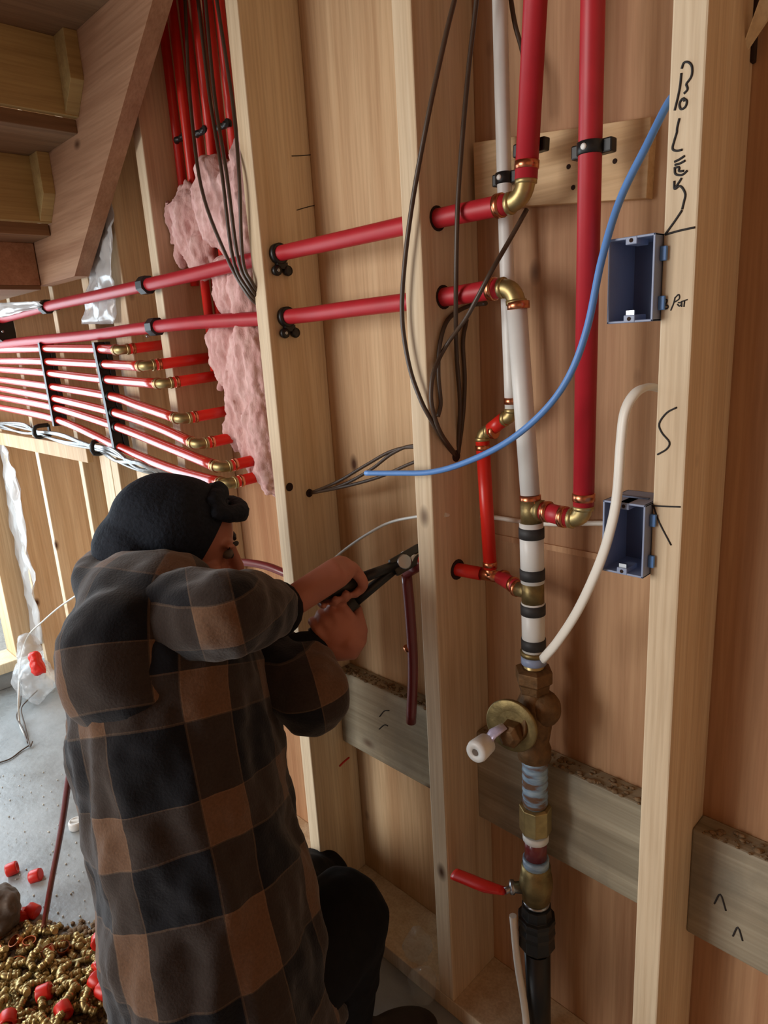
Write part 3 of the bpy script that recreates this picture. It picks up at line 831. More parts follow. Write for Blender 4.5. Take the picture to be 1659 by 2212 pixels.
cable(PYs([(1428, 840, .03), (1400, 836, .012), (1372, 850, -.01), (1350, 890, -.02), (1341, 960, -.024), (1334, 1060, -.026), (1322, 1130, -.026), (1296, 1215, -.024), (1250, 1315, -.02), (1205, 1385, -.01), (1172, 1424, .002)]), .0078, 'white_tube', 'thick white flat cable looping from the BOILER stud down to the regulator', flat=.62)
bc = 'brown cables looping in the bay behind the pipes'
def PXs(L, X_): return [PX(x, y, X_) for x, y in L]
cable(PYs([(988, -30, .03), (962, 80, .01), (925, 250, -.012), (892, 430, -.014), (873, 580, -.014), (869, 690, -.014), (884, 790, -.014), (908, 862, -.012)])+PXs([(930, 905), (952, 942)], -.381)+[PX(982, 985, -.389)], .0036, 'brown_cable', 'brown cable hanging in a long loop in front of the second stud', group=bc)
cable(PYs([(1032, -30, .05), (1012, 150, .045), (997, 320, .03), (988, 460, .02), (985, 620, .024)])+PXs([(986, 760), (994, 880)], -.378)+[PX(988, 980, -.389)], .0036, 'brown_cable', 'brown cable hanging straight down over both red pipe stubs', group=bc)
cable(PYs([(1138, 452, .085), (1100, 520, .06), (1062, 585, .026), (1030, 645, .018), (1005, 690, .022)])+PXs([(965, 745), (938, 800), (931, 850), (936, 890), (952, 935)], -.374)+[PX(983, 980, -.389)], .0036, 'brown_cable', 'brown cable crossing diagonally below the upper brass elbow', group=bc)
cable(PYs([(1050, 655, .09)])+PXs([(1010, 662), (968, 690), (950, 745), (947, 810), (952, 870), (946, 900)], -.381), .0036, 'brown_cable', 'short brown cable curling out from behind the lower red stub', group=bc)
cable(PXs([(1008, 690), (1000, 740), (1004, 820), (1000, 900)], -.381)+[PX(990, 978, -.389)], .0036, 'brown_cable', 'short brown cable dropping into the drilled hole of the second stud', group=bc)
cable(PYs([(1100, -30, .11), (1112, 50, .11), (1128, 110, .11), (1136, 170, .1), (1140, 260, .1)]), .0035, 'brown_cable', 'brown cable passing behind the left red riser', group=bc)
bd_ = 'brown cables running between the second and third studs'
h = PX(668, 1065, -.795)
for i, L in enumerate(([(740, 1047, .06), (800, 1015, .06), (850, 978, .062), (900, 963, .064)], [(740, 1052, .06), (820, 1030, .06), (905, 995, .064)], [(730, 1040, .055), (790, 1005, .055), (845, 975, .062), (900, 966, .064)])):
    cable([h-EX*.02, h+Vector((.006, 0, .001*i))]+PYs(L)+[PX(985, 985, -.389)], .0032, 'brown_cable', ['upper brown cable from the third stud hole', 'lower sagging brown cable from the third stud hole', 'brown cable lying along the upper one from the third stud hole'][i], group=bd_)
bu = 'brown cables hanging in front of the upright red tubes'
for i, L in enumerate(([(398, -30), (410, 203), (435, 405), (489, 553), (535, 636)], [(424, -30), (452, 203), (479, 371), (503, 557), (538, 630)], [(441, -30), (463, 203), (489, 371), (514, 557), (542, 622)], [(464, -30), (502, 219), (516, 371), (524, 557), (545, 612)])):
    Ys_ = [.04, .025, -.012, -.016, -.008]
    pts = [PY(x, y, Y) for (x, y), Y in zip(L, Ys_)]
    pts.append(Vector((-.831, .02, pts[-1].z-.03)))
    cable(pts, .0036, 'brown_cable', ['leftmost', 'second', 'third', 'rightmost'][i]+' brown cable hanging in front of the upright red tubes', group=bu)
cable([PY(700, 1226, .05), PY(745, 1187, .05), PY(800, 1150, .05), PY(850, 1126, .055), PX(925, 1112, -.425)], .0028, 'grey_cable', 'thin white cable rising from the hands to the second stud')
cable([PX(960, 1112, -.3872)+EX*.0]+PYs([(1010, 1113, .12), (1070, 1118, .128), (1130, 1127, .13), (1200, 1132, .13), (1300, 1130, .13), (1400, 1135, .125)]), .0042, 'white_tube', 'white cable crossing the plywood behind the red bypass pipe')
# cables into the left, white wire hanging
cable(PYs([(170, 1283, -.03), (130, 1310, -.03), (95, 1340, -.035), (60, 1375, -.05), (44, 1430, -.1)])+[PZ(40, 1500, .1), PZ(42, 1560, .012), PZ(55, 1590, .006)], .0035, 'grey_cable', 'pale cable drooping from the jacket towards the doorway floor')
# silvery wires strapped below the tubes
sw = 'silvery wires below the red tubes'
for i in range(7):
    o1, o2 = rnd.uniform(-1, 1), rnd.uniform(-1, 1)
    L = [(-30, 912+8*o1, -.035), (45, 925+11*o2, -.045), (90, 937+5*o1, -.03), (140, 950+11*o1, -.045), (212, 968+5*o2, -.03), (250, 985+12*o2, -.05), (300, 1008+10*o1, -.05), (360, 1022+7*o2, -.03), (420, 1030+4*o1, -.004)]
    cable(PYs(L), .0042, 'clear_wire', 'silvery plastic coated wire in the sagging bundle below the red tubes', group=sw, name='wire')
for (x, y, nm) in ((86, 932, 'left'), (212, 966, 'right')):
    c = PY(x, y, -.034)
    t = thing('wire_clip', nm+' black clip around the silvery wires', 'clamp', loc=c, group='black clips on the silvery wires')
    MB().tube([c+Vector((0, .03, .018)), c+Vector((0, -.012, .016)), c+Vector((0, -.014, -.016)), c+Vector((0, .03, -.018))], .007, 8, smooth=3).build('loop', 'black_plastic', t)
    MB().box(c.x-.008, c.x+.008, c.y+.028, c.y+.033, c.z-.02, c.z+.02).build('foot', 'black_plastic', t)

# ================================================================== HANDWRITING AND MARKS
def strokes(name, S_, mat, parent, plane, r=.0013, label=None):
    mb = MB()
    for st_ in S_:
        p = [plane(x, y) for x, y in st_]
        mb.tube(p, r, 6, smooth=4)
    return mb.build(name, mat, parent, label=label)
fA = lambda x, y: PY(x, y, -.0002)
K = 1/3.16
def c7(L): return [(1300+x*K, y*K) for x, y in L]
strokes('handwriting', [
  c7([(545, 470), (560, 430), (590, 425), (615, 455), (612, 520), (575, 575)]),
  c7([(543, 500), (535, 580), (520, 660), (497, 755)]), c7([(575, 575), (585, 610), (560, 640)]),
  c7([(555, 670), (580, 690), (570, 730), (540, 745), (530, 710), (550, 675), (565, 690)]),
  c7([(530, 808), (515, 870), (512, 905)]), c7([(512, 905), (495, 960), (483, 1015), (510, 1030), (550, 1022)]),
  c7([(495, 1105), (530, 1088), (566, 1064)]), c7([(498, 1126), (534, 1116), (570, 1096)]),
  c7([(492, 1150), (512, 1142), (530, 1140)]), c7([(498, 1150), (502, 1186), (530, 1196), (556, 1190), (584, 1164)]), c7([(530, 1142), (528, 1168), (560, 1166)]),
  c7([(495, 1235), (497, 1290), (530, 1270), (555, 1290), (570, 1330), (560, 1380), (548, 1430)]), c7([(497, 1290), (530, 1240), (545, 1215)]),
  c7([(548, 1435), (505, 1500), (432, 1602)]), c7([(432, 1602), (530, 1575), (636, 1552)])],
  'ink', studs['A'], fA, label='black handwritten word BOILER with an arrow')
strokes('handwriting', [
  c7([(418, 2050), (445, 2045), (440, 2070), (420, 2080), (450, 2085), (448, 2105), (415, 2112)]), c7([(415, 2050), (415, 2112)]),
  c7([(500, 2030), (490, 2070), (470, 2120)]), c7([(500, 2032), (525, 2010), (528, 2040), (492, 2065)]),
  c7([(520, 2065), (545, 2070), (530, 2090), (515, 2075)]), c7([(545, 2055), (545, 2095)]), c7([(540, 2060), (585, 2045)]), c7([(565, 2052), (560, 2095)])],
  'ink', studs['A'], fA, r=.0008)
strokes('handwriting', [[(1462, 880), (1440, 892), (1424, 915), (1430, 935), (1446, 955), (1440, 970), (1420, 982)]], 'ink', studs['A'], fA, r=.0012)
strokes('handwriting', [[(1408, 1092), (1440, 1094), (1470, 1095)], [(1412, 1094), (1425, 1130), (1450, 1178)]], 'ink', studs['A'], fA, r=.0011)
fC = lambda x, y: PX(x, y, -.7928)
strokes('pencil_marks', [[(630, 337), (655, 336), (686, 333)], [(641, 454), (665, 447), (692, 441)], [(752, 482), (757, 470), (762, 480), (759, 492), (752, 488), (752, 478)]], 'ink', studs['C'], fC, r=.0009)
fS = lambda x, y: PY(x, y, WD-.0002)
strokes('red_mark', [[(733, 1655), (742, 1646), (754, 1636)]], 'red_ink', studs['C'], lambda x, y: PX(x, y, -.7928), r=.0028)
fG = lambda x, y: PY(x, y, WD-.0424)
strokes('ink_arrow_marks', [[(1543, 1952), (1556, 1932), (1568, 1967)], [(1583, 2022), (1594, 2003), (1604, 2032)]], 'ink', wb, fG, r=.0013)
strokes('ink_arrow_marks', [[(820, 1548), (830, 1536), (841, 1535)], [(819, 1575), (830, 1566), (838, 1568)]], 'ink', wb, fG, r=.0013)
# nail heads in the plywood backer
mb = MB()
for x, y in ((1228, 360), (1238, 405), (1328, 348), (1140, 300)): mb.lathe(PY(x, y, .1196), -EY, [(0, .0035), (.0008, .003)], 10)
mb.build('nail_heads', 'dark_hole', wb)

# ================================================================== INSULATION, FILM
def ins():
    mb = MB()
    def L(x, y, Y, rx, rz, ry=.04): mb.ell(PY(x, y, Y), EX, EY, EZ, rx, ry, rz, 20, 14)
    L(415, 480, .05, .055, .085); L(470, 440, .045, .07, .09); L(520, 470, .045, .07, .11); L(440, 540, .055, .05, .06); L(545, 400, .055, .05, .1)
    L(500, 620, .06, .06, .07); L(540, 640, .055, .05, .09)
    L(500, 760, .05, .06, .08); L(545, 800, .04, .065, .12); L(530, 880, .045, .05, .1); L(570, 940, .04, .05, .11); L(590, 1010, .04, .03, .07); L(520, 930, .05, .028, .05)
    rr = random.Random(3)
    for x, y in ((505, 905), (525, 965), (515, 940), (545, 1000), (505, 860), (470, 790), (480, 820), (395, 560), (375, 500), (545, 940), (560, 1000)):
        p = PY(x, y, .03+.02*rr.random())
        mb.tube([p+EZ*.06+EX*.02, p+EZ*.02, p+Vector((rr.uniform(-.01, .01), -.005, -.025))], [.024, .017, .007], 8, smooth=3)
    def df(c): return .011*noise.fractal(c*16, .9, 2.1, 4)+.008*noise.noise(Vector((c.x*70, c.y*70, c.z*20)))+.003*noise.noise(c*140)
    nm = remeshed(mb, .005, 2, dfun=df)
    for v in nm.vertices:
        v.co.x = min(max(v.co.x, -1.194), -.835); v.co.y = min(v.co.y, WD-.001)
    link_mesh(nm, 'insulation_batt', 'insulation_pink', label='torn pink fibreglass insulation stuffed into the stud bay', cat='insulation')
ins()
def film(name, corners, mat, label, cat, nx=14, nz=26, amp=.012, seed=1, parent=None):
    """wrinkled sheet with a little thickness between four picture corners (tl, tr, br, bl)"""
    tl, tr, br, bl = [Vector(c) for c in corners]
    nrm = (tr-tl).cross(bl-tl).normalized()
    mb = MB(); vs = []
    for j in range(nz+1):
        for i in range(nx+1):
            u, v = i/nx, j/nz
            p = tl.lerp(tr, u).lerp(bl.lerp(br, u), v)
            q = Vector((u*4+seed, v*7, seed*3.1))
            p = p+nrm*(amp*noise.fractal(q, .8, 2, 3)+amp*.6*abs(noise.noise(q*2.3)))+(tr-tl)*(.10*noise.noise(Vector((v*5, seed, u))))
            vs.append(p)
    fs = [(j*(nx+1)+i, j*(nx+1)+i+1, (j+1)*(nx+1)+i+1, (j+1)*(nx+1)+i) for j in range(nz) for i in range(nx)]
    mb._add(vs, fs, True)
    o = mb.build(name, mat, parent, label=label, cat=cat)
    s_ = o.modifiers.new('solid', 'SOLIDIFY'); s_.thickness = .0008
    return o
film('plastic_film', [PY(205, 395, -.012), PY(238, 385, -.012), PY(246, 700, -.008), PY(178, 700, -.008)], 'plastic_film', 'white plastic film bunched under the stair stringer', 'plastic sheet', seed=2)
film('plastic_film', [PY(-10, 915, -.005), PY(30, 1020, -.005), PY(92, 1390, -.005), PY(55, 1400, -.03)], 'plastic_film', 'translucent plastic film hanging beside the doorway', 'plastic sheet', seed=5, amp=.02)
film('plastic_film', [PY(-20, 655, -.055), PY(85, 650, -.055), PY(85, 664, -.06), PY(-20, 690, -.06)], 'plastic_film', 'strip of white plastic film above the clamp at the left edge', 'plastic sheet', seed=8, nz=6)

# ================================================================== PERSON
Fd = Vector((.47, .88, 0)).normalized()          # the way the person faces
Rd = Vector((Fd.y, -Fd.x, 0))                    # the person's right hand side
per = thing('person', 'person in a dark cap and hooded plaid jacket crouching at the wall with a tool', 'person', loc=(-.62, -.33, 0))
A0 = PR(372, 1262, 1.20)                         # base of the neck
axis = [A0, PR(358, 1330, 1.19), PR(362, 1430, 1.17), PR(378, 1560, 1.15), PR(410, 1730, 1.14), PR(446, 1900, 1.13), PR(476, 2060, 1.13), PR(505, 2230, 1.15)]
hdp = [.085, .125, .162, .172, .166, .170, .178, .195]
hwd = [.11, .205, .235, .225, .215, .220, .225, .235]
def ringpts(c, t, a_, b_, n=28):
    u = (Fd-t*Fd.dot(t)).normalized(); w = (Rd-t*Rd.dot(t)); w = (w-u*w.dot(u)).normalized()
    return [c+u*(a_*math.cos(2*math.pi*j/n))+w*(b_*math.sin(2*math.pi*j/n)) for j in range(n)]
def torso(scale=1.0):
    ax_ = smooth_path(axis, 3); m = len(axis)
    rs = []
    for i, c in enumerate(ax_):
        q = i/(len(ax_)-1)*(m-1)
        t = (ax_[min(i+1, len(ax_)-1)]-ax_[max(i-1, 0)]).normalized()
        rs.append(ringpts(c, t, np.interp(q, range(m), hdp)*scale, np.interp(q, range(m), hwd)*scale))
    return rs
hip = axis[6]
# arms
Rs, Re, Rw = PR(330, 1345, 1.06), PR(492, 1322, .985), PR(606, 1316, 1.14)
Ls, Le, Lw = PR(470, 1350, 1.30), PR(672, 1505, 1.16), PR(650, 1398, 1.235)
Rh, Lh = PR(650, 1296, 1.205), PR(652, 1352, 1.25)
# legs
kneeR = PR(742, 1985, 1.20)
footR = Vector((kneeR.x-.03, kneeR.y-.02, .05))
hipR = hip+Rd*.09-EZ*.06
kneeL = Vector((hip.x-.25, hip.y+.38, .09)); hipL = hip-Rd*.09-EZ*.06
footL = Vector((hip.x-.08, hip.y+.06, .07))
# handles of the tool (shared with the tool below)
J = PY(872, 1214, .035)                          # jaw of the tool
HA = PR(668, 1292, 1.185); HB = PR(676, 1372, 1.235)
dA, dB = (J-HA).normalized(), (J-HB).normalized()
# --- body: head, neck, trunk, arms, hands, legs as one surface
hc = PR(388, 1176, 1.22)                         # head centre
tilt = math.radians(18)
hF = (Fd*math.cos(tilt)-EZ*math.sin(tilt)).normalized()
hU = (EZ*math.cos(tilt)+Fd*math.sin(tilt)).normalized()
mb = MB()
mb.ell(hc+hU*.02-hF*.005, hF, Rd, hU, .096, .075, .098, 24, 18)
mb.ell(hc-hU*.05+hF*.035, hF, Rd, hU, .062, .056, .062, 20, 14)          # jaw
mb.ell(hc+hF*.078-hU*.085, hF, Rd, hU, .018, .022, .016)                 # chin
mb.tube([hc+hF*.086+hU*.018, hc+hF*.103-hU*.012, hc+hF*.112-hU*.03, hc+hF*.098-hU*.038], [.009, .011, .013, .010], 10, smooth=3)  # nose
mb.ell(hc+hF*.086-hU*.060, hF, Rd, hU, .012, .023, .007); mb.ell(hc+hF*.085-hU*.070, hF, Rd, hU, .012, .021, .007)   # lips
for sgn in (1, -1):
    mb.ell(hc+Rd*(.076*sgn)-hU*.012-hF*.012, hF, Rd, hU, .017, .009, .03)
    mb.ell(hc+Rd*(.033*sgn)+hF*.080+hU*.024, hF, Rd, hU, .014, .026, .008)   # brow
    mb.ell(hc+Rd*(.048*sgn)+hF*.058-hU*.03, hF, Rd, hU, .022, .022, .022)    # cheek
mb.tube([hc-hU*.06-hF*.02, A0-EZ*.02], [.055, .066], 16, smooth=3)
ax_ = [axis[i] for i in (1, 2, 4, 6)]
mb.rings(torso(.84))
for a_, b_, c_ in ((Rs, Re, Rw), (Ls, Le, Lw)):
    mb.tube([a_, b_], [.050, .042], 14); mb.tube([b_, c_], [.041, .028], 14); mb.ell(b_, EX, EY, EZ, .042, .042, .042)
def hand(mb, wrist, grip, ad, toc):
    """palm and five fingers closed on a round handle through grip along ad"""
    ad = ad.normalized()
    w = (grip-wrist); w = (w-ad*w.dot(ad)).normalized()
    n = ad.cross(w).normalized()
    if n.dot(toc) < 0: n = -n                      # back of the hand looks to the camera side
    hr = .0145
    pc = grip+n*(hr+.010)-w*.012
    mb.ell(pc-w*.018, ad, w, n, .042, .044, .0165, 18, 12)
    mb.tube([wrist, pc-w*.045, pc-w*.015], [.027, .027, .024], 12, smooth=3)
    for i, (L, r) in enumerate(((.9, .0088), (1.0, .0092), (.95, .0088), (.78, .0078))):
        off = ad*((1.5-i)*.0205)
        pts = [pc+off+w*.004]
        for k in range(7):
            a = math.radians(78-k*38*L)
            pts.append(grip+off+(n*math.sin(a)+w*math.cos(a))*(hr+r*.95))
        mb.tube(pts, [r*1.08]*3+[r]*3+[r*.9, r*.8], 10, smooth=2)
    tp = [pc+ad*.026-w*.035, grip+ad*.040-w*.022+n*.012, grip+ad*.046-w*.020-n*.010, grip+ad*.040+w*.004-n*.022]
    mb.tube(tp, [.0135, .0118, .0102, .008], 10, smooth=3)
toC = (CAM-Rh).normalized()
gA = HA+dA*.05; gB = HB+dB*.045
hand(mb, Rw, gA, dA, toC); hand(mb, Lw, gB, dB, toC)
mb.tube([Rw+(Re-Rw)*.2, Rw], [.03, .027], 12); mb.tube([Lw+(Le-Lw)*.2, Lw], [.03, .027], 12)
for a_, b_, c_ in ((hipR, kneeR, footR), (hipL, kneeL, footL)):
    mb.tube([a_, b_], [.085, .058], 14); mb.tube([b_, c_], [.056, .038], 14); mb.ell(b_, EX, EY, EZ, .058, .058, .058)
mb.tube([footR, footR+Fd*.17-EZ*.015], [.04, .03], 10); mb.tube([footL, footL-Fd*.12-EZ*.02], [.04, .03], 10)
body = link_mesh(remeshed(mb, .0042, 4), 'body', 'skin', per)
# eyes, eyebrows, beard stubble
for sgn in (1, -1):
    ey = MB().ell(hc+Rd*(.032*sgn)+hF*.082+hU*.006, hF, Rd, hU, .011, .012, .010).build('eye', 'stone_grey', body)
    MB().ell(hc+Rd*(.033*sgn)+hF*.0895+hU*.004, hF, Rd, hU, .0045, .006, .006).build('iris', 'ink', body)
    MB().tube([hc+Rd*(.018*sgn)+hF*.0955+hU*.022, hc+Rd*(.035*sgn)+hF*.093+hU*.028, hc+Rd*(.054*sgn)+hF*.078+hU*.022], .0042, 8, smooth=3).build('eyebrow', 'ink', body)
mb = MB().ell(hc-hU*.066+hF*.047, hF, Rd, hU, .056, .0545, .04, 18, 12)
mb.ell(hc+hF*.086-hU*.092, hF, Rd, hU, .017, .026, .018)
link_mesh(remeshed(mb, .005, 3, disp=.003, dscale=60), 'beard', 'cap_navy', body)

# --- jacket
arms = ((Rs, Re, Rw), (Ls, Le, Lw))
def fold(c):
    return .013*noise.noise(c*8)+.010*noise.noise(Vector((c.x*26, c.y*26, c.z*13)))+.0022*noise.noise(c*55)
def sfold(c):
    return .006*noise.noise(c*17)+.004*noise.noise(c*38)
def plaid_attr(nm, P, Rad, ref, du=0.0, dv=0.0):
    """plaid coordinates: around the limb and along it; the seam lies opposite to ref"""
    base = [0.0]
    for i in range(len(P)-1): base.append(base[-1]+(P[i+1]-P[i]).length)
    D = [(P[i+1]-P[i]).normalized() for i in range(len(P)-1)]
    U = []
    u = Vector(ref)
    for d in D:
        u = (u-d*u.dot(d)).normalized(); U.append(u)
    vals = np.zeros((len(nm.vertices), 3), dtype=np.float32)
    for i, v in enumerate(nm.vertices):
        uu = vv = wt = 0.0
        for k in range(len(D)):
            L = (P[k+1]-P[k]).length
            t = (v.co-P[k]).dot(D[k])
            tc_ = max(0.0, min(L, t))
            dist = (v.co-(P[k]+D[k]*tc_)).length
            w_ = math.exp(-(dist/Rad)*14.0)
            q = v.co-P[k]
            uu += w_*math.atan2(q.dot(D[k].cross(U[k])), q.dot(U[k])); vv += w_*(base[k]+(t if k in (0, len(D)-1) else tc_)); wt += w_
        uu = uu/wt*Rad; vv /= wt
        vals[i] = (uu+du+3.1+.004*noise.noise(v.co*8), vv+dv+1.6+.004*noise.noise(v.co*7+EX), 0)
    at = nm.attributes.new('plaid', 'FLOAT_VECTOR', 'POINT')
    at.data.foreach_set('vector', vals.ravel())
mb = MB(); mb.rings(torso(1.0)); mb.ell(A0-EZ*.03, Fd, Rd, EZ, .11, .13, .06)
nm = remeshed(mb, .0085, 7, dfun=fold)
tref = (Rd*.8-Fd*.6)
plaid_attr(nm, axis, .185, tref, du=.03)
jk = link_mesh(nm, 'jacket', 'plaid_flannel', per, label='dark plaid flannel jacket with tan crossings')
for k_, (a_, b_, c_) in enumerate(arms):
    e_ = c_+(b_-c_)*.14
    mb = MB()
    mb.tube([a_, a_.lerp(b_, .5), b_], [.088, .074, .066], 18, smooth=3)
    mb.tube([b_, b_.lerp(e_, .5), e_], [.066, .060, .050], 18, smooth=3)
    mb.ell(b_, EX, EY, EZ, .067, .067, .067); mb.ell(a_, EX, EY, EZ, .092, .092, .092)
    nm = remeshed(mb, .0075, 7, dfun=sfold)
    vals = np.zeros((len(nm.vertices), 3), dtype=np.float32)
    for i_, v in enumerate(nm.vertices):      # the cloth is cut flat: bands run along and across the raised arm
        vals[i_] = (v.co.dot(Fd)+.10*v.co.z+2.03, v.co.z-.12*v.co.dot(Fd)+1.545+.03*k_, 0)
    at = nm.attributes.new('plaid', 'FLOAT_VECTOR', 'POINT'); at.data.foreach_set('vector', vals.ravel())
    link_mesh(nm, 'sleeve', 'plaid_flannel', jk)
for (b_, c_) in ((Re, Rw), (Le, Lw)):
    e_ = c_+(b_-c_)*.14; d = (c_-b_).normalized()
    MB().lathe(e_-d*.012, d, [(0, .046), (.004, .0505), (.026, .047), (.03, .04), (.012, .036)], 20).build('cuff', 'pants_black', jk)
# hood lying on the back
hb = -Fd
h0 = PR(285, 1335, 1.10); h1 = PR(245, 1430, 1.10)
mb = MB()
mb.ell(PR(272, 1440, 1.01), hb, Rd, EZ, .095, .085, .125); mb.ell(PR(300, 1495, 1.0), hb, Rd, EZ, .06, .07, .07); mb.ell(h0, hb, Rd, EZ, .085, .155, .105); mb.ell(h1, hb, Rd, EZ, .085, .135, .115); mb.ell(PR(268, 1500, 1.10), hb, Rd, EZ, .06, .10, .07)
mb.ell(PR(330, 1270, 1.08), hb, Rd, EZ, .10, .12, .055)
mb.tube([A0+Fd*.06+Rd*.10-EZ*.01, A0+Rd*.135+EZ*.015, A0-Fd*.09+Rd*.10+EZ*.03, A0-Fd*.125+EZ*.035, A0-Fd*.09-Rd*.10+EZ*.03, A0-Rd*.135+EZ*.015, A0+Fd*.06-Rd*.10-EZ*.01], .035, 14, smooth=4)
nm = remeshed(mb, .008, 7, dfun=lambda c: .007*noise.noise(c*13+EX*5)+.003*noise.noise(c*34))
plaid_attr(nm, axis[:4], .185, tref, du=.0, dv=.05)
link_mesh(nm, 'hood', 'plaid_flannel', jk)
# --- trousers and boots
mb = MB()
for a_, b_, c_ in ((hipR, kneeR, footR+EZ*.05), (hipL, kneeL, footL+EZ*.02)):
    mb.tube([a_, a_.lerp(b_, .5), b_], [.115, .098, .082], 16, smooth=3); mb.tube([b_, b_.lerp(c_, .5), c_], [.08, .074, .062], 16, smooth=3)
    mb.ell(b_, EX, EY, EZ, .083, .083, .083)
mb.ell(hip-EZ*.05, Fd, Rd, EZ, .17, .19, .15)
nm = remeshed(mb, .010, 6, dfun=lambda c: .007*noise.noise(c*14)+.003*noise.noise(c*34))
for v in nm.vertices: v.co.z = max(v.co.z, .004)
link_mesh(nm, 'trousers', 'pants_black', per)
for f, d in ((footR, Fd), (footL, -Fd)):
    mb = MB().ell(f+d*.02+EZ*.005, d, EZ.cross(d), EZ, .075, .05, .055).ell(f+d*.12-EZ*.012, d, EZ.cross(d), EZ, .085, .046, .038).tube([f, f+EZ*.09], [.055, .056], 14)
    nm = remeshed(mb, .008, 4)
    for v in nm.vertices: v.co.z = max(v.co.z, .014)
    bt = link_mesh(nm, 'boot', 'boot_leather', per)
    MB().obox(f+d*.07+EZ*(.008-f.z), d, EZ.cross(d), EZ, .118, .040, .007).build('sole', 'black_plastic', bt, .006)
# --- cap with a turned down brim
mb = MB()
cc = hc+hU*.035-hF*.016
mb.ell(cc, hF, Rd, hU, .113, .095, .092, 26, 18)
mb.ell(cc-hF*.05-hU*.055, hF, Rd, hU, .078, .088, .085)
nm = remeshed(mb, .006, 5, dfun=lambda c: .004*noise.noise(c*20))
# open the cap over the face: cut everything below the brow line in front
bm = bmesh.new(); bm.from_mesh(nm)
pl = PR(455, 1160, 1.2)
geom = bm.verts[:]+bm.edges[:]+bm.faces[:]
bmesh.ops.bisect_plane(bm, geom=geom, plane_co=pl, plane_no=(hF*.96-hU*.30).normalized(), clear_outer=True)
bm.to_mesh(nm); bm.free()
cap = link_mesh(nm, 'cap', 'cap_navy', per, label='dark navy cap')
sm_ = cap.modifiers.new('solid', 'SOLIDIFY'); sm_.thickness = .004
br = hc+hF*.066+hU*.082
mb = MB().tube([br-Rd*.075-hF*.03, br-Rd*.045+hF*.012, br+hF*.026, br+Rd*.045+hF*.012, br+Rd*.075-hF*.03], [.010, .017, .019, .017, .010], 12, smooth=4)
mb.tube([br-hF*.03-Rd*.06+hU*.012, br-hF*.018+hU*.026, br-hF*.03+Rd*.06+hU*.012], [.014, .02, .014], 12, smooth=4)
link_mesh(remeshed(mb, .006, 4, disp=.003, dscale=30), 'brim', 'cap_navy', cap)

# ================================================================== CRIMPING TOOL
tl = thing('crimping_tool', 'long dark crimping tool held in both hands against the red pipe', 'tool', loc=J)
for (h_, d_) in ((HA, dA), (HB, dB)):
    L = (J-h_).length
    MB().tube([h_+d_*.0, h_+d_*.10], [.0145, .0138], 14).build('grip', 'tool_grip', tl)
    MB().tube([h_+d_*.09, h_+d_*(L-.015)], [.0105, .0085], 12).build('handle', 'black_plastic', tl)
    MB().lathe(h_-d_*.003, d_, [(0, .008), (.002, .0135), (.006, .0135)], 14).build('end_cap', 'hose_maroon', tl)
jd = (dA+dB).normalized()
jn = jd.cross(toC).normalized()
for s in (1, -1):
    MB().obox(J+jn*(.009*s)+jd*.008, jd, jn, jd.cross(jn), .032, .008, .009).build('jaw', 'tool_grip', tl, .003)
MB().lathe(J-toC*.013, toC, [(0, .012), (.002, .014), (.024, .014), (.026, .012)], 16).build('pivot', 'steel', tl)
# red branch under the hands: ring, short tube and drop
rb = thing('red_branch_pipe', 'dark red tube dropping from the fitting beside the tool jaw', 'pipe', loc=PY(884, 1400, .06))
q0 = Vector((PY(880, 1240, .061).x, hB.y, hB.z))
q0 = PY(878, 1236, .061)
MB().tube([endB+EX*.012, q0], .0118, 14).build('stub', 'hose_maroon', rb)
MB().tube([q0-EZ*.006, PY(886, 1330, .061), PY(892, 1440, .064), PY(888, 1560, .07)], .0105, 14, smooth=5).build('drop', 'hose_maroon', rb)
ring(PY(884, 1400, .062), EZ, .0118, .008).build('crimp_ring', 'copper', rb)
wr = PY(880, 1203, .05)
MB().tube([wr-EX*.012, wr+EX*.02], .0085, 14).build('white_collar', 'white_pex', rb)
cable([PY(500, 1214, .0), PY(540, 1216, .01), PY(580, 1224, .02), PY(622, 1240, .03), Vector((-.832, .04, PY(640, 1246, .03).z))], .0095, 'hose_maroon', 'glossy dark red tube between the face and the third stud', name='red_hose', cat='hose')

# ================================================================== THINGS ON THE FLOOR
def fit_elbow_mesh():
    mb = MB(); r = .0065
    elbow(mb, (0, 0, 0), EX, EY, .014, .0078)
    mb.tube([EX*.012, EX*.03], r, 10); mb.tube([EY*.012, EY*.03], r, 10)
    for d in (EX, EY):
        for t in (.018, .024): mb.lathe(d*t, d, [(0, r), (.001, r*1.14), (.003, r*1.02)], 10)
    return mb.mesh('brass_elbow')
em = fit_elbow_mesh(); em.materials.append(MATS['brass'])
tm = MB().tube([-EX*.025, EX*.025], .0065, 10).tube([Vector((0, 0, 0)), EY*.025], .0065, 10)
for d in (EX, -EX, EY): tm.lathe(d*.014, d, [(0, .0066), (.0015, .0082), (.003, .0066)], 10)
tmesh = tm.mesh('brass_tee'); tmesh.materials.append(MATS['brass'])
cm = MB()
n_ = 14
cm.lathe((0, 0, 0), EZ, [(0, .0115), (.0, .0135), (.014, .0135), (.014, .0115), (.0, .0115)], 16, smooth=False, cap=False)
cmesh = cm.mesh('copper_ring'); cmesh.materials.append(MATS['copper'])
rm = MB().lathe((0, 0, 0), EX, [(0, .010), (0, .0145), (.003, .0155), (.022, .0155), (.025, .0145), (.025, .010), (.012, .009)], 12)
rmesh = rm.mesh('red_end_cap'); rmesh.materials.append(MATS['red_pex_bright'])
rr = random.Random(11)
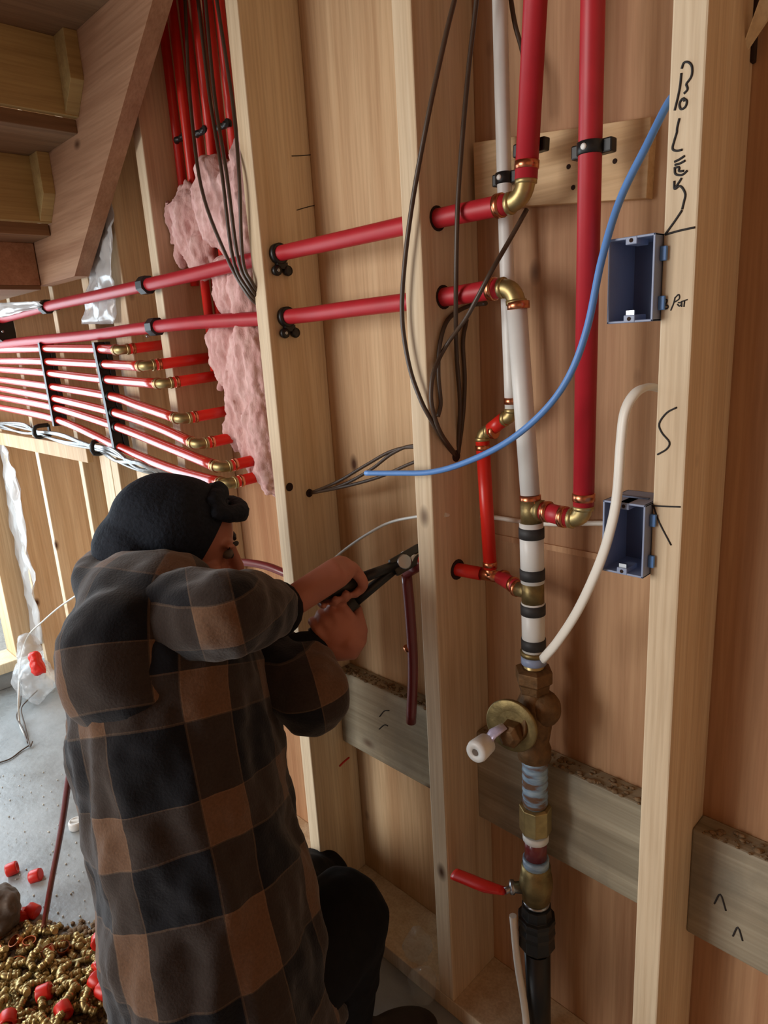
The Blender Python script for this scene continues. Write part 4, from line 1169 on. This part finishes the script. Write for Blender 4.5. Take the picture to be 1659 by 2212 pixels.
def scatter(name, me, x, y, label, cat, group, lay=0, lift=.010, sc_=1.1):
    p = PZ(x, y, lift+lay*.019)
    o = bpy.data.objects.new(name, me); col.objects.link(o)
    o.location = p; o.scale = (sc_,)*3
    o.rotation_euler = (rr.uniform(-.5, .5), rr.uniform(-.5, .5), rr.uniform(0, 6.28)) if lay >= 0 else (0, 0, rr.uniform(0, 6.28))
    ORG[o.name] = p
    return tag(o, label, cat, group)
# heap area in the picture: denser towards the lower left
cnt = 0; used = []
tries = 0
while cnt < 165 and tries < 20000:
    tries += 1
    x, y = rr.uniform(-40, 330), rr.uniform(1975, 2260)
    top = 2010+(0 if x < 120 else (x-120)*.18)+18*math.sin(x*.05)
    if y < top: continue
    if x > 215+max(0, (y-2050))*.12 and y < 2140: continue
    if 150 < x < 260 and y > 2175: continue
    lay = rr.choice((0, 0, 1, 1, 2)) if y > top+45 else 0
    if any((x-a)**2+((y-b)*1.2)**2 < (15)**2 and l == lay for a, b, l in used): continue
    used.append((x, y, lay)); cnt += 1
    k = rr.random()
    if k < .80: scatter('brass_elbow', em, x, y, 'small brass elbow in the heap of fittings on the floor', 'fitting', 'brass elbows heaped on the floor', lay)
    elif k < .92: scatter('brass_tee', tmesh, x, y, 'small brass tee in the heap of fittings on the floor', 'fitting', 'brass tees heaped on the floor', lay)
    else: scatter('copper_ring', cmesh, x, y, 'copper crimp ring in the heap of fittings on the floor', 'crimp ring', 'copper rings heaped on the floor', lay)
reds = [(88, 1888, 'red plastic fitting lying alone by the maroon hose'), (80, 1972, 'red plastic fitting just above the heap beside the maroon hose'), (48, 1985, 'faded red plastic fitting at the upper left of the heap'),
        (212, 2040, 'red plastic fitting at the right tip of the heap by the jacket'), (205, 2098, 'red plastic fitting on the right side of the heap'), (220, 2126, 'red plastic fitting beside the jacket hem'),
        (110, 2138, 'red plastic fitting in the middle of the heap'), (132, 2172, 'large red plastic fitting low in the heap'), (235, 2145, 'red plastic fitting half under the jacket hem'), (14, 1882, 'tiny red plastic piece at the left edge above the grey stone'), (18, 2190, 'red plastic fitting at the lower left corner of the heap')]
for i, (x, y, lb) in enumerate(reds):
    o = scatter('red_fitting', rmesh, x, y, lb, 'fitting', 'red plastic fittings on the floor', 0 if i in (0, 1, 2, 9) else 2, lift=.0135)
    o.rotation_euler = (0, rr.uniform(-.3, .3), rr.uniform(0, 6.28))
o = scatter('copper_ring', cmesh, 147, 1918, 'copper crimp ring lying alone on the wet floor', 'crimp ring', None, -1, .001)
# white bottle cap
c = PZ(166, 1788, 0)
t = thing('bottle_cap', 'white round plastic cap on the floor beside the jacket', 'cap', loc=c)
MB().lathe(c+EZ*.001, EZ, [(0, .019), (.002, .021), (.02, .021), (.024, .0185), (.024, .015), (.021, .014)], 22).build('shell', 'white_pex', t)
MB().obox(c+EZ*.0245, EX+EY, EX-EY, EZ, .012, .0035, .0025).build('grip_bar', 'white_pex', t, .001)
# stone-like lump at the left edge, clear bag scraps
c = PZ(-2, 1965, .05)
nm = remeshed(MB().ell(c, EX, EY, EZ, .055, .05, .06).ell(c+Vector((.02, .02, .02)), EX, EY, EZ, .04, .03, .03), .006, 3, disp=.008, dscale=22)
for v in nm.vertices: v.co.z = max(v.co.z, .001)
link_mesh(nm, 'rubble_lump', 'stone_grey', label='grey rubble lump at the left edge of the heap', cat='rubble')
# maroon hose hanging behind the jacket down to the heap
a_ = PR(158, 1630, 1.27); b_ = PZ(94, 2005, .012)
cable([PR(190, 1560, 1.24), a_, a_.lerp(b_, .35)+Vector((.004, 0, .0)), a_.lerp(b_, .7), b_], .0065, 'hose_maroon', 'thin maroon hose slanting from the jacket down to the heap', name='maroon_hose', cat='hose')
# wire tangle on the pale floor
tw = 'thin wires tangled on the floor by the doorway'
cable([PZ(46, 1470, .06), PZ(44, 1520, .02), PZ(36, 1548, .012), PZ(48, 1572, .02), PZ(60, 1605, .008)], .0026, 'brown_cable', 'thin wire running down to the knot on the pale floor', group=tw, name='wire')
cable([PZ(80, 1492, .02), PZ(60, 1512, .03), PZ(46, 1532, .02), PZ(54, 1568, .015), PZ(64, 1610, .008), PZ(70, 1602, .012)], .0026, 'brown_cable', 'thin wire with a raised kink above the knot', group=tw, name='wire')
cable([PZ(66, 1608, .008), PZ(45, 1622, .004), PZ(20, 1640, .004), PZ(-20, 1652, .004)], .0026, 'brown_cable', 'thin wire trailing left from the knot on the floor', group=tw, name='wire')
# plastic bag with a red roll by the doorway corner
bgp = PY(88, 1440, -.06)
t = thing('plastic_bag', 'crumpled clear plastic bag by the doorway corner', 'bag', loc=(bgp.x, bgp.y, 0))
mb = MB().ell((bgp.x, bgp.y-.03, .085), EX, EY, EZ, .10, .075, .085).ell((bgp.x-.05, bgp.y-.02, .19), EX, EY, EZ, .05, .05, .07).ell((bgp.x+.08, bgp.y-.05, .10), EX, EY, EZ, .06, .05, .09)
nm = remeshed(mb, .009, 2, dfun=lambda c: .02*noise.noise(c*16)+.012*abs(noise.noise(c*34)))
for v in nm.vertices: v.co.z = max(v.co.z, .002); v.co.y = min(v.co.y, -.004)
link_mesh(nm, 'film', 'bag_film', t)
q = PY(75, 1425, -.14)
nm = remeshed(MB().tube([q+EZ*.03, q-EZ*.02+EX*.02, q-EZ*.05+EX*.035], [.02, .026, .02], 10, smooth=3), .006, 2, disp=.006, dscale=40)
link_mesh(nm, 'red_roll', 'red_pex_bright', label='crumpled red plastic roll in the clear bag', cat='plastic roll')
# clear bottle and plastic scrap on the bottom plate by stud B
def scrap(x, y, z, R, label, seed):
    c = PZ(x, y, z)
    nm = remeshed(MB().ell(c+EZ*R*.8, EX, EY, EZ, R, R*.8, R*1.3), R*.12, 1, dfun=lambda q: R*.35*noise.noise(q*(.9/R)+EX*seed)+R*.25*abs(noise.noise(q*(2.2/R))))
    for v in nm.vertices: v.co.z = max(v.co.z, z+.001)
    link_mesh(nm, 'plastic_scrap', 'clear_plastic', label=label, cat='plastic scrap')
scrap(915, 2150, .038, .03, 'shiny clear plastic scrap on the bottom plate beside the second stud', 3)
scrap(905, 2062, .038, .03, 'crumpled clear plastic wrapper behind the second stud', 5)
# little white chips and grit nobody could count
mb = MB()
for i in range(420):
    x, y = rr.uniform(-20, 330), rr.uniform(1660, 2215)
    p = PZ(x, y, .002); r = rr.uniform(.0008, .003)
    mb.ell(p, EX, EY, EZ, r*1.3, r, r*.7, 5, 3)
mb.build('floor_chips', 'white_paint', label='scattered white chips and grit on the concrete', cat='debris', kind='stuff')
mb = MB()
for i in range(1000):
    x, y = rr.uniform(-30, 260), rr.uniform(1990, 2230)
    p = PZ(x, y, .003); r = rr.uniform(.003, .010)
    mb.ell(p, EX, EY, EZ, r*1.3, r, r*.7, 5, 3)
mb.build('sawdust', 'debris', label='brown dirt under the heap of fittings', cat='debris', kind='stuff')
